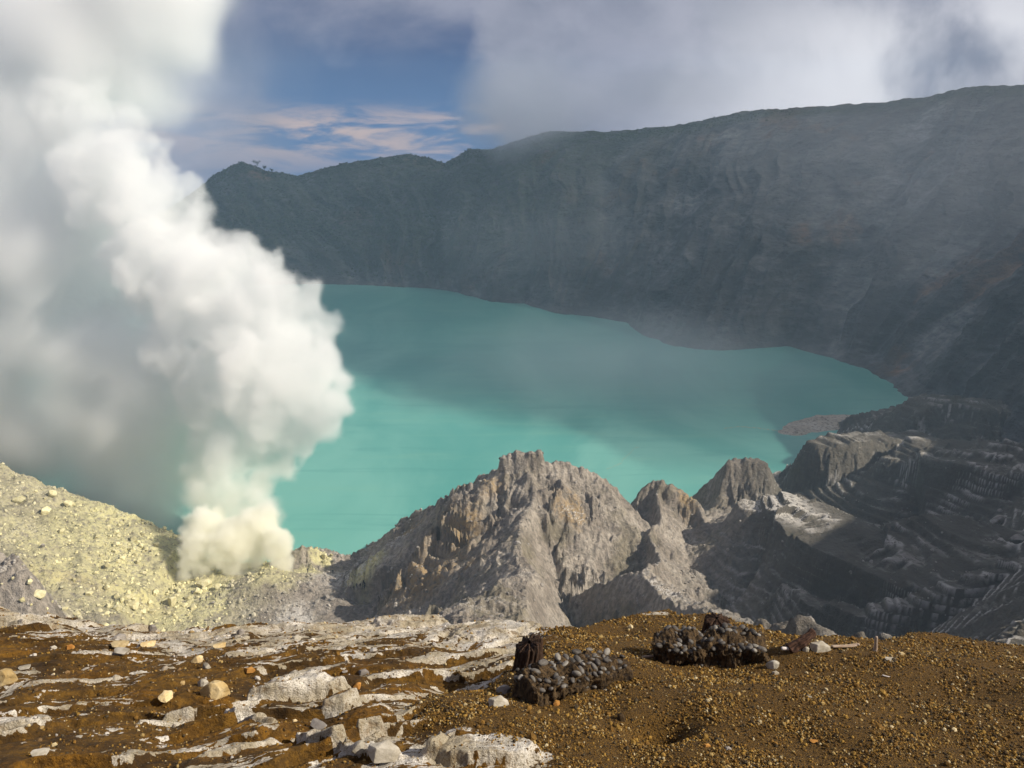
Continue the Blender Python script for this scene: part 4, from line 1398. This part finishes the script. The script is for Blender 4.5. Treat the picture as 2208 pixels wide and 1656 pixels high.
def build_people():
    """tiny miners standing and walking on the sulphur flats; one continuous skinned figure each"""
    cloth, t, p = mat_new('dark_clothing')
    p.inputs['Base Color'].default_value = c4(0.035, 0.03, 0.035)

    def figure(pose):
        bm = bmesh.new()
        lay = bm.verts.layers.skin.verify()
        J = {}

        def add(n, co, r, par=None):
            v = bm.verts.new(co)
            v[lay].radius = (r, r)
            J[n] = v
            if par:
                bm.edges.new((J[par], v))
        st, bend = pose
        add('pelvis', (0, 0, 0.95), 0.15)
        J['pelvis'][lay].use_root = True
        add('chest', (0, bend * 0.25, 1.32), 0.17, 'pelvis')
        add('neck', (0, bend * 0.36, 1.50), 0.065, 'chest')
        add('head', (0, bend * 0.44, 1.62), 0.105, 'neck')
        add('crown', (0, bend * 0.46, 1.73), 0.075, 'head')
        for sgn, nm in ((-1, 'l'), (1, 'r')):
            add('hip' + nm, (sgn * 0.10, 0, 0.88), 0.10, 'pelvis')
            add('knee' + nm, (sgn * 0.11, sgn * st * 0.5 + 0.05, 0.48), 0.065, 'hip' + nm)
            add('ankle' + nm, (sgn * 0.11, sgn * st, 0.07), 0.045, 'knee' + nm)
            add('toe' + nm, (sgn * 0.12, sgn * st + 0.16, 0.03), 0.035, 'ankle' + nm)
            add('shoulder' + nm, (sgn * 0.21, bend * 0.28, 1.40), 0.07, 'chest')
            add('elbow' + nm, (sgn * 0.27, bend * 0.3 - sgn * st * 0.3, 1.13), 0.05, 'shoulder' + nm)
            add('hand' + nm, (sgn * 0.26, bend * 0.5 + 0.10 - sgn * st * 0.4, 0.90), 0.04, 'elbow' + nm)
        me = bpy.data.meshes.new('person')
        bm.to_mesh(me)
        bm.free()
        o = bpy.data.objects.new('person', me)
        COL.objects.link(o)
        o.modifiers.new('skin', 'SKIN')
        s_ = o.modifiers.new('sub', 'SUBSURF')
        s_.levels = s_.render_levels = 1
        dg = bpy.context.evaluated_depsgraph_get()
        me2 = bpy.data.meshes.new_from_object(o.evaluated_get(dg))
        me2.materials.clear()
        me2.materials.append(cloth)
        COL.objects.unlink(o)
        bpy.data.objects.remove(o)
        return me2
    figs = [figure((0.0, 0.0)), figure((0.22, 0.15)), figure((0.05, 0.6))]
    spots = [(764, 1284), (771, 1285), (778, 1282), (782, 1275), (786, 1273), (788, 1279), (770, 1276), (784, 1260), (664, 1236), (718, 1237), (432, 1298), (445, 1296), (466, 1291), (474, 1288)]
    lab = {8: 'person in dark clothes on the yellow ground beside the steam', 9: 'lone person in dark clothes near the shore right of the steam', 7: 'person in dark clothes standing alone behind the group on the yellow flat'}
    for i, (q, p) in enumerate(zip(spots, crater_hits(spots))):
        if p is None:
            continue
        grp = None if i in lab else ('miners on the yellow flat' if i < 7 else 'miners on the path below the vents')
        put('person', figs[i % 3], p - Vector((0, 0, 0.05)), 1.0, i * 1.7, lab.get(i, 'person in dark clothes in the group on the yellow flat' if i < 7 else 'person in dark clothes on the path below the vents'), 'person', grp)


build_people()


# ------------------------------------------------------------------ steam: a dense sunlit plume over the vents
def volume_from_array(name, lo, hi, dens, mat):
    """a real volume grid whose density is the given array (z slowest)"""
    nz, ny, nx = dens.shape
    zz, yy, xx = np.meshgrid(np.linspace(lo[2], hi[2], nz), np.linspace(lo[1], hi[1], ny), np.linspace(lo[0], hi[0], nx), indexing='ij')
    o = mesh_np(name, np.stack([xx, yy, zz], -1).astype(f4), attrs={'amount': dens.ravel()}, mat=mat)
    ng = bpy.data.node_groups.new(name, 'GeometryNodeTree')
    ng.interface.new_socket('Geometry', in_out='INPUT', socket_type='NodeSocketGeometry')
    ng.interface.new_socket('Geometry', in_out='OUTPUT', socket_type='NodeSocketGeometry')
    t = NT(ng)
    gi, go = t.new('NodeGroupInput'), t.new('NodeGroupOutput')
    ps = t.new('GeometryNodeInputPosition')
    sx = t.new('ShaderNodeSeparateXYZ')
    t.l.new(ps.outputs[0], sx.inputs[0])
    idx = []
    for k, n in enumerate((nx, ny, nz)):
        q = t.math('MULTIPLY', t.math('SUBTRACT', sx.outputs[k], float(lo[k])), (n - 1) / float(hi[k] - lo[k]))
        idx.append(t.math('ROUND', q))
    # integer arithmetic, floats are exact only up to 2^24
    def im(op, a, b):
        nd = t.new('FunctionNodeIntegerMath', operation=op)
        for s_, v_ in zip(nd.inputs, (a, b)):
            t.put(s_, v_)
        return nd.outputs[0]
    i = im('ADD', im('MULTIPLY', idx[2], nx * ny), im('ADD', im('MULTIPLY', idx[1], nx), idx[0]))
    na = t.new('GeometryNodeInputNamedAttribute', data_type='FLOAT')
    na.inputs['Name'].default_value = 'amount'
    si = t.new('GeometryNodeSampleIndex', data_type='FLOAT', domain='POINT')
    t.l.new(gi.outputs[0], si.inputs['Geometry'])
    t.l.new(na.outputs['Attribute'], si.inputs['Value'])
    t.l.new(i, si.inputs['Index'])
    vc = t.new('GeometryNodeVolumeCube')
    t.l.new(si.outputs['Value'], vc.inputs['Density'])
    vc.inputs['Min'].default_value = [float(v) for v in lo]
    vc.inputs['Max'].default_value = [float(v) for v in hi]
    vc.inputs['Resolution X'].default_value = nx
    vc.inputs['Resolution Y'].default_value = ny
    vc.inputs['Resolution Z'].default_value = nz
    sm = t.new('GeometryNodeSetMaterial')
    sm.inputs['Material'].default_value = mat
    t.l.new(vc.outputs[0], sm.inputs['Geometry'])
    t.l.new(sm.outputs[0], go.inputs[0])
    md = o.modifiers.new('volume', 'NODES')
    md.node_group = ng
    return o


def volume_material(name, color, density, aniso=0.2, low=None):
    m = bpy.data.materials.new(name)
    m.use_nodes = True
    t = NT(m.node_tree)
    t.n.clear()
    out = t.new('ShaderNodeOutputMaterial')
    pv = t.new('ShaderNodeVolumePrincipled')
    pv.inputs['Color'].default_value = c4(*color)
    pv.inputs['Density'].default_value = density
    pv.inputs['Anisotropy'].default_value = aniso
    if low:
        geo = t.new('ShaderNodeNewGeometry')
        sp = t.new('ShaderNodeSeparateXYZ')
        t.l.new(geo.outputs['Position'], sp.inputs[0])
        away = t.math('MAXIMUM', t.smooth(sp.outputs[2], low[1], low[2]), t.math('SUBTRACT', 1.0, t.smooth(sp.outputs[0], -150.0, -120.0)))
        t.l.new(t.mix(away, c4(*low[0]), c4(*color)), pv.inputs['Color'])
    t.l.new(pv.outputs[0], out.inputs['Volume'])
    return m


FINE = ((390, 1256, 254, 9), (396, 1238, 254, 13), (405, 1212, 256, 19), (422, 1178, 259, 29), (445, 1140, 264, 42), (430, 1252, 256, 9), (455, 1222, 272, 22), (505, 1205, 276, 24), (560, 1195, 276, 26), (425, 1205, 270, 22), (600, 1195, 276, 20), (440, 1225, 257, 18), (470, 1190, 260, 32), (500, 1225, 258, 20), (520, 1246, 258, 12), (500, 1250, 258, 11), (545, 1238, 259, 10), (552, 1212, 260, 15), (600, 1244, 258, 12), (618, 1240, 258, 9), (612, 1214, 259, 22), (598, 1172, 262, 34), (555, 1135, 264, 42), (515, 1155, 263, 44))


def build_jets(parent):
    """the jets that rise from the separate vents, on a finer grid"""
    VOX = 0.42
    lo = np.array((-132.0, 244.0, 5.0))
    n = np.array((150, 100, 104))
    hi = lo + (n - 1) * VOX
    S = np.full(n[::-1], -3.0, f4)
    ax = [(lo[k] + np.arange(n[k]) * VOX).astype(f4) for k in range(3)]
    r_ = np.random.default_rng(23)

    def ball(c, r, level):
        i0 = np.maximum(np.floor((c - r - 1.5 - lo) / VOX).astype(int), 0)
        i1 = np.minimum(np.ceil((c + r + 1.5 - lo) / VOX).astype(int) + 1, n)
        if (i1 > i0).all():
            q = [ax[k][i0[k]:i1[k]] - c[k] for k in range(3)]
            d = np.sqrt(q[0][None, None, :] ** 2 + q[1][None, :, None] ** 2 + q[2][:, None, None] ** 2)
            sub = S[i0[2]:i1[2], i0[1]:i1[1], i0[0]:i1[0]]
            np.maximum(sub, r - d, out=sub)
        if level == 0 or r < 0.8:
            return
        for _ in range(10):
            d = r_.normal(size=3)
            d /= np.linalg.norm(d)
            rr = r * r_.uniform(0.30, 0.52)
            ball(c + d * (r - rr * 0.3), rr, level - 1)
    for px, py, yy, rp in FINE:
        ball(at(px, py, yy + 22 * min(1, max(0, (1180 - py) / 180.0))), rp * 0.172, 2)
    # thin columns between the vents and the billows above
    for (x0, y0), (x1, y1), Y0, w0, w1 in (((388, 1262), (425, 1175), 254, 5, 22), ((408, 1262), (440, 1180), 255, 5, 20), ((432, 1258), (470, 1170), 256, 5, 24), ((498, 1256), (512, 1180), 257, 8, 26),
                                           ((546, 1246), (548, 1170), 259, 5, 20), ((600, 1252), (600, 1180), 257, 8, 24), ((622, 1248), (604, 1190), 257, 5, 16), ((520, 1256), (535, 1180), 258, 6, 22)):
        for t in np.linspace(0, 1, 9):
            ball(at(x0 + (x1 - x0) * t + r_.normal(0, 3), y0 + (y1 - y0) * t, Y0 + 4 * t), (w0 + (w1 - w0) * t) * 0.172, 1)
    Zg, Yg, Xg = np.meshgrid(ax[2], ax[1], ax[0], indexing='ij')
    nb = np.zeros_like(S)
    for sc, am, sd_ in ((5.0, 1.1, 63), (2.2, 0.75, 65), (1.1, 0.4, 67)):
        nb += am * (0.40 - np.abs(perlin3(Xg / sc, Yg / sc, Zg / sc, sd_)) * 1.6)
    core = np.clip((S + nb) / 1.1, 0, 1)
    edge = np.minimum.reduce([Xg - lo[0], hi[0] - Xg, Yg - lo[1], hi[1] - Yg])
    core = core * np.clip(edge / 4, 0, 1) * sstep(hi[2] - Zg, 0, 12)
    m = volume_material('sulphur_jets', (0.995, 0.99, 0.955), 1.0, 0.0, low=((0.996, 0.985, 0.89), 8, 40))
    o = volume_from_array('steam_jets', lo, hi, core * 0.30, m)
    o.parent = parent


def build_plume():
    VOX = 1.15
    lo = np.array((-275.0, 225.0, 0.0))
    n = np.array((205, 168, 240))
    hi = lo + (n - 1) * VOX
    nx, ny, nz = n
    S = np.full((nz, ny, nx), -4.0, f4)
    T = np.zeros((nz, ny, nx), f4)
    gx = (lo[0] + np.arange(nx) * VOX).astype(f4)
    gy = (lo[1] + np.arange(ny) * VOX).astype(f4)
    gz = (lo[2] + np.arange(nz) * VOX).astype(f4)

    def splat(A, c, r, k=4.0, val=None):
        i0 = np.maximum(np.floor((c - r - k - lo) / VOX).astype(int), 0)
        i1 = np.minimum(np.ceil((c + r + k - lo) / VOX).astype(int) + 1, n)
        if (i1 <= i0).any():
            return
        dx = (gx[i0[0]:i1[0]] - c[0])[None, None, :]
        dy = (gy[i0[1]:i1[1]] - c[1])[None, :, None]
        dz = (gz[i0[2]:i1[2]] - c[2])[:, None, None]
        d = np.sqrt(dx * dx + dy * dy + dz * dz)
        sub = A[i0[2]:i1[2], i0[1]:i1[1], i0[0]:i1[0]]
        if val is None:
            np.maximum(sub, (r - d) , out=sub)                      # metres inside the puff
        else:
            np.maximum(sub, val * np.clip((r - d) / (0.6 * r), 0, 1), out=sub)
    r_ = np.random.default_rng(21)
    m2 = 0.172

    def ball(c, r, level):
        splat(S, c, r)
        if level == 0 or r < 2.2:
            return
        k = 11 if level == 2 else 9
        for _ in range(k):
            d = r_.normal(size=3)
            d /= np.linalg.norm(d)
            if d[1] > 0.75:
                continue
            rr = r * r_.uniform(0.28, 0.50)
            ball(c + d * (r - rr * 0.35), rr, level - 1)
    # top of the jets that rise from the vents
    for px, py, yy, rp in ((445, 1140, 264, 42), (555, 1135, 264, 42), (515, 1155, 263, 44), (480, 1100, 267, 50), (540, 1085, 268, 44), (445, 1070, 272, 50), (500, 1045, 270, 52), (450, 1010, 272, 45), (505, 985, 270, 50), (560, 1035, 270, 36)):
        ball(at(px, py, yy + 22 * min(1, max(0, (1180 - py) / 180.0))), max(rp, 13) * m2, 2)
    # main body, leaning to the left as it climbs
    for px, py, yy, rp in ((560, 960, 274, 60), (600, 920, 276, 60), (640, 900, 277, 62), (560, 880, 276, 85), (480, 930, 276, 70), (640, 820, 280, 85), (560, 780, 282, 110), (470, 830, 282, 90),
                           (620, 720, 285, 70), (520, 680, 290, 100), (430, 720, 292, 100), (440, 600, 296, 100), (350, 620, 300, 90), (360, 520, 302, 90), (290, 540, 306, 80), (300, 430, 308, 85),
                           (230, 450, 312, 80), (250, 350, 314, 70), (190, 360, 318, 75), (200, 270, 322, 60), (140, 280, 326, 60), (160, 215, 328, 42), (110, 215, 332, 46)):
        ball(at(px, py, yy + 24), rp * m2, 2)
    # sunlit knuckles along the right edge
    for px, py, yy, rp in ((690, 905, 276, 42), (722, 860, 276, 40), (738, 805, 279, 30), (700, 770, 279, 50), (690, 700, 285, 40), (655, 655, 287, 42), (600, 640, 286, 56), (585, 590, 291, 34),
                           (535, 575, 292, 42), (480, 525, 298, 40), (430, 475, 303, 38), (400, 420, 308, 34), (350, 360, 312, 32), (318, 310, 316, 32), (258, 260, 320, 40), (222, 210, 325, 30),
                           (640, 950, 275, 38), (600, 1000, 272, 36), (560, 1050, 270, 34)):
        ball(at(px, py, yy + 24), rp * m2, 2)
    # softer, thinner billows in the lee of the plume
    for px, py, yy, rp in ((380, 900, 290, 90), (330, 1000, 292, 80), (250, 960, 298, 110), (300, 830, 296, 110), (200, 850, 303, 110), (100, 930, 306, 110), (230, 720, 306, 110), (120, 740, 312, 120),
                           (20, 830, 314, 120), (130, 600, 316, 110), (30, 650, 320, 120), (60, 500, 322, 120), (-40, 560, 326, 130), (40, 380, 328, 120), (-40, 980, 315, 120), (-80, 760, 322, 140),
                           (90, 290, 330, 90), (360, 1080, 284, 60), (170, 1050, 300, 70), (-60, 420, 332, 130), (20, 200, 338, 120), (120, 120, 342, 110), (-60, 260, 340, 130), (40, 20, 350, 140),
                           (240, 90, 345, 90), (330, 150, 345, 75), (380, 60, 350, 90), (180, -30, 352, 130), (-80, 80, 350, 150), (350, -60, 356, 130), (390, 230, 340, 45), (300, 1090, 283, 60), (230, 1040, 290, 70), (360, 1010, 285, 70), (150, 980, 298, 80), (60, 1000, 306, 80), (280, 900, 292, 100), (360, 800, 292, 90), (180, 760, 300, 100), (300, 0, 352, 150), (420, 130, 346, 60), (330, 240, 338, 70), (120, 30, 350, 170), (410, -20, 352, 100), (200, 150, 344, 120), (210, 500, 326, 90), (220, 610, 322, 90), (130, 560, 322, 110), (250, 660, 318, 80), (60, 480, 330, 100), (170, 420, 330, 90)):
        c = at(px, py, yy + 26)
        splat(T, c, rp * m2, val=1.0)
        for _ in range(14):
            d = r_.normal(size=3)
            d /= np.linalg.norm(d)
            rr = rp * m2 * r_.uniform(0.3, 0.55)
            splat(T, c + d * rp * m2 * 0.75, rr, val=1.0)
    Zg, Yg, Xg = np.meshgrid(gz, gy, gx, indexing='ij')
    wx = perlin3(Xg / 9, Yg / 9, Zg / 9, 1)
    nb = np.zeros_like(S)
    for sc, am, sd_ in ((14.0, 3.0, 3), (6.0, 2.0, 5), (3.0, 1.3, 7)):
        nb += am * (0.42 - np.abs(perlin3(Xg / sc + 0.25 * wx, Yg / sc, Zg / sc, sd_)) * 1.6)
    size = np.clip((Zg - 3) / 22, 0.28, 1.0)
    # turbulent shear: displace the puffs by two scales of noise
    q = []
    for k, (lim, sd_) in enumerate(((nx, 41), (ny, 43), (nz, 47))):
        dq = perlin3(Xg / 26, Yg / 26, Zg / 26, sd_) * 9.0 + perlin3(Xg / 10, Yg / 10, Zg / 10, sd_ + 1) * 4.0
        base = (Xg - lo[0], Yg - lo[1], Zg - lo[2])[k]
        q.append(np.clip((base + dq * size) / VOX, 0, lim - 1.001))
    i0 = [v.astype(np.int32) for v in q]
    fr = [(v - i).astype(f4) for v, i in zip(q, i0)]
    Sw = np.zeros_like(S)
    for c in range(8):
        b = (c & 1, (c >> 1) & 1, (c >> 2) & 1)
        wt = (fr[0] if b[0] else 1 - fr[0]) * (fr[1] if b[1] else 1 - fr[1]) * (fr[2] if b[2] else 1 - fr[2])
        Sw += wt * S[i0[2] + b[2], i0[1] + b[1], i0[0] + b[0]]
    S = Sw
    soft = 1.7 + 9.0 * sstep((-95 - 0.78 * Zg) - Xg + 14 * wx, -15, 40) + 2.5 * np.clip(wx, 0, 1) * size
    core = np.clip((S + nb * size) / soft, 0, 1)
    core = core * (1 - 0.55 * sstep(Zg, 110, 190))
    big = perlin3(Xg / 34, Yg / 34, Zg / 34, 11) + 0.5 * perlin3(Xg / 15, Yg / 15, Zg / 15, 12) + 0.3 * (0.3 - np.abs(perlin3(Xg / 7, Yg / 7, Zg / 7, 13)))
    for ax_ in (0, 1, 2):                                               # soften the thin billows
        for _ in range(3):
            c = np.cumsum(np.pad(T, [(6, 5) if k == ax_ else (0, 0) for k in range(3)], mode='edge'), axis=ax_)
            T = (np.take(c, range(11, c.shape[ax_]), axis=ax_) - np.take(c, range(0, c.shape[ax_] - 11), axis=ax_)) / 11.0
            T = np.concatenate([T, np.take(T, [-1] * (S.shape[ax_] - T.shape[ax_]), axis=ax_)], axis=ax_) if T.shape[ax_] < S.shape[ax_] else np.take(T, range(S.shape[ax_]), axis=ax_)
            T = T.astype(f4)
    veil = np.clip(T * 1.2 + big * 0.9 - 0.25 + 0.14 * sstep(-108 - Xg, 0, 40) + 0.20 * sstep(-112 - Xg, 0, 25) * sstep(100 - Zg, 0, 40) + 0.22 * sstep(Zg, 140, 185), 0, 1) * np.clip(T * 3, 0, 1)
    edge = np.minimum.reduce([Xg - lo[0], hi[0] - Xg, Yg - lo[1], hi[1] - Yg, hi[2] - Zg])
    dens = (core * 0.115 + veil * 0.13) * np.clip(edge / 22, 0, 1)
    m = volume_material('sulphur_steam', (0.995, 0.995, 0.99), 1.0, 0.0, low=((0.995, 0.985, 0.90), 8, 55))
    o = volume_from_array('steam_plume', lo, hi, dens, m)
    stuff(o, 'dense white and yellowish steam plume billowing up from the sulphur vents', 'steam plume')
    build_jets(o)


build_plume()


# ------------------------------------------------------------------ cloud above the right rim, out of the picture, added and shaped to keep the sun off the far lake
def build_shadow_cloud():
    nx, ny = 170, 170
    gx, gy = np.meshgrid(np.linspace(-700, 900, nx), np.linspace(330, 1700, ny))
    gx, gy = gx.astype(f4), gy.astype(f4)
    # near edge of the shadow on the ground
    yb = np.interp(gx, [-800, -260, -100, 0, 90, 220, 400, 900], [640, 590, 525, 445, 370, 350, 360, 380])
    e = gy - yb + fbm2(gx / 130, gy / 130, 4, seed=301) * 60
    th = sstep(e, -10, 130) * (1 + 0.5 * fbm2(gx / 160, gy / 160, 3, seed=302))
    th = th * sstep(1700 - gy, 0, 90) * sstep(900 - gx, 0, 90) * sstep(gx + 700, 0, 90)
    zc = 520.0
    L = zc / math.tan(SUN_EL)
    ox, oy = math.sin(SUN_AZ) * L, math.cos(SUN_AZ) * L
    up = zc + th * 75 + fbm2(gx / 40, gy / 40, 4, seed=303) * 16 * np.clip(th * 2, 0, 1)
    dn = zc - th * 28 - np.abs(fbm2(gx / 50, gy / 50, 4, seed=304)) * 18 * np.clip(th * 2, 0, 1) - 0.01
    V = np.concatenate([np.stack([gx + ox, gy + oy, up], -1).reshape(-1, 3), np.stack([gx + ox, gy + oy, dn], -1).reshape(-1, 3)])
    F = grid_faces(ny, nx)
    F2 = F[:, ::-1] + nx * ny
    i = np.arange(nx * ny).reshape(ny, nx)
    loop = np.concatenate([i[0, :-1], i[:-1, -1], i[-1, :0:-1], i[:0:-1, 0]])
    nxt = np.roll(loop, -1)
    side = np.stack([loop, loop + nx * ny, nxt + nx * ny, nxt], -1)
    m = volume_material('shadow_cloud_vapour', (0.98, 0.98, 0.98), 0.0125, 0.3)
    o = mesh_np('cloud', V, np.concatenate([F, F2, side]), mat=m)
    stuff(o, 'unseen cloud above the right crater rim, added to shade the far lake', 'cloud')


build_shadow_cloud()


# ------------------------------------------------------------------ mist: cloud spilling over the rim and rags of steam drifting over the lake
def build_mist():
    lo = np.array((-260.0, 380.0, 0.0))
    hi = np.array((700.0, 1320.0, 345.0))
    n = np.array((121, 119, 58))
    gz, gy, gx = np.meshgrid(*[np.linspace(lo[k], hi[k], n[k]).astype(f4) for k in (2, 1, 0)], indexing='ij')
    nn = fbm3(gx / 170, gy / 170, gz / 120, 5, 0.55, seed=501) + 0.25
    ns = fbm3(gx / 60 + 3, gy / 60, gz / 60, 4, 0.55, seed=502)

    def blob(px, py, yy, rx, ry, rz):
        c = at(px, py, yy)
        q = np.sqrt(((gx - c[0]) / rx) ** 2 + ((gy - c[1]) / ry) ** 2 + ((gz - c[2]) / rz) ** 2)
        return np.clip(1.15 - q + nn * 0.35 + ns * 0.5, 0, 1)
    d = 0.020 * blob(1120, 225, 1090, 80, 70, 62)
    d = np.maximum(d, 0.007 * blob(1230, 215, 1080, 110, 60, 32))
    d = np.maximum(d, 0.005 * blob(1420, 190, 1050, 130, 60, 30))
    d = np.maximum(d, 0.0042 * blob(1380, 780, 540, 125, 90, 30))
    d = np.maximum(d, 0.0017 * blob(2080, 420, 620, 130, 120, 110))
    d = np.maximum(d, 0.0010 * blob(1750, 350, 760, 150, 90, 70))
    d = np.maximum(d, 0.0013 * blob(1150, 520, 850, 140, 80, 60))
    d = np.maximum(d, 0.0008 * blob(560, 560, 560, 60, 90, 60))
    e = np.minimum.reduce([gx - lo[0], hi[0] - gx, gy - lo[1], hi[1] - gy, hi[2] - gz, gz + 30])
    d = d * np.clip(e / 40, 0, 1)
    m = volume_material('mist_air', (0.93, 0.95, 0.99), 1.0, 0.0)
    o = volume_from_array('mist', lo, hi, d, m)
    stuff(o, 'pale mist drifting over the far rim and in rags over the lake', 'mist')


build_mist()


# ------------------------------------------------------------------ haze in the crater
def build_haze():
    m = volume_material('haze_air', (0.55, 0.79, 1.0), 0.00021, 0.0)
    x0, x1, y0, y1, z0, z1 = -1000, 900, -60, 1800, -130, 350
    v = [(x, y, z) for z in (z0, z1) for y in (y0, y1) for x in (x0, x1)]
    f = [(0, 2, 3, 1), (4, 5, 7, 6), (0, 1, 5, 4), (2, 6, 7, 3), (0, 4, 6, 2), (1, 3, 7, 5)]
    o = mesh_np('haze', np.array(v, f4), np.array(f), smooth=False, mat=m)
    stuff(o, 'thin blue grey haze filling the crater', 'haze')


build_haze()
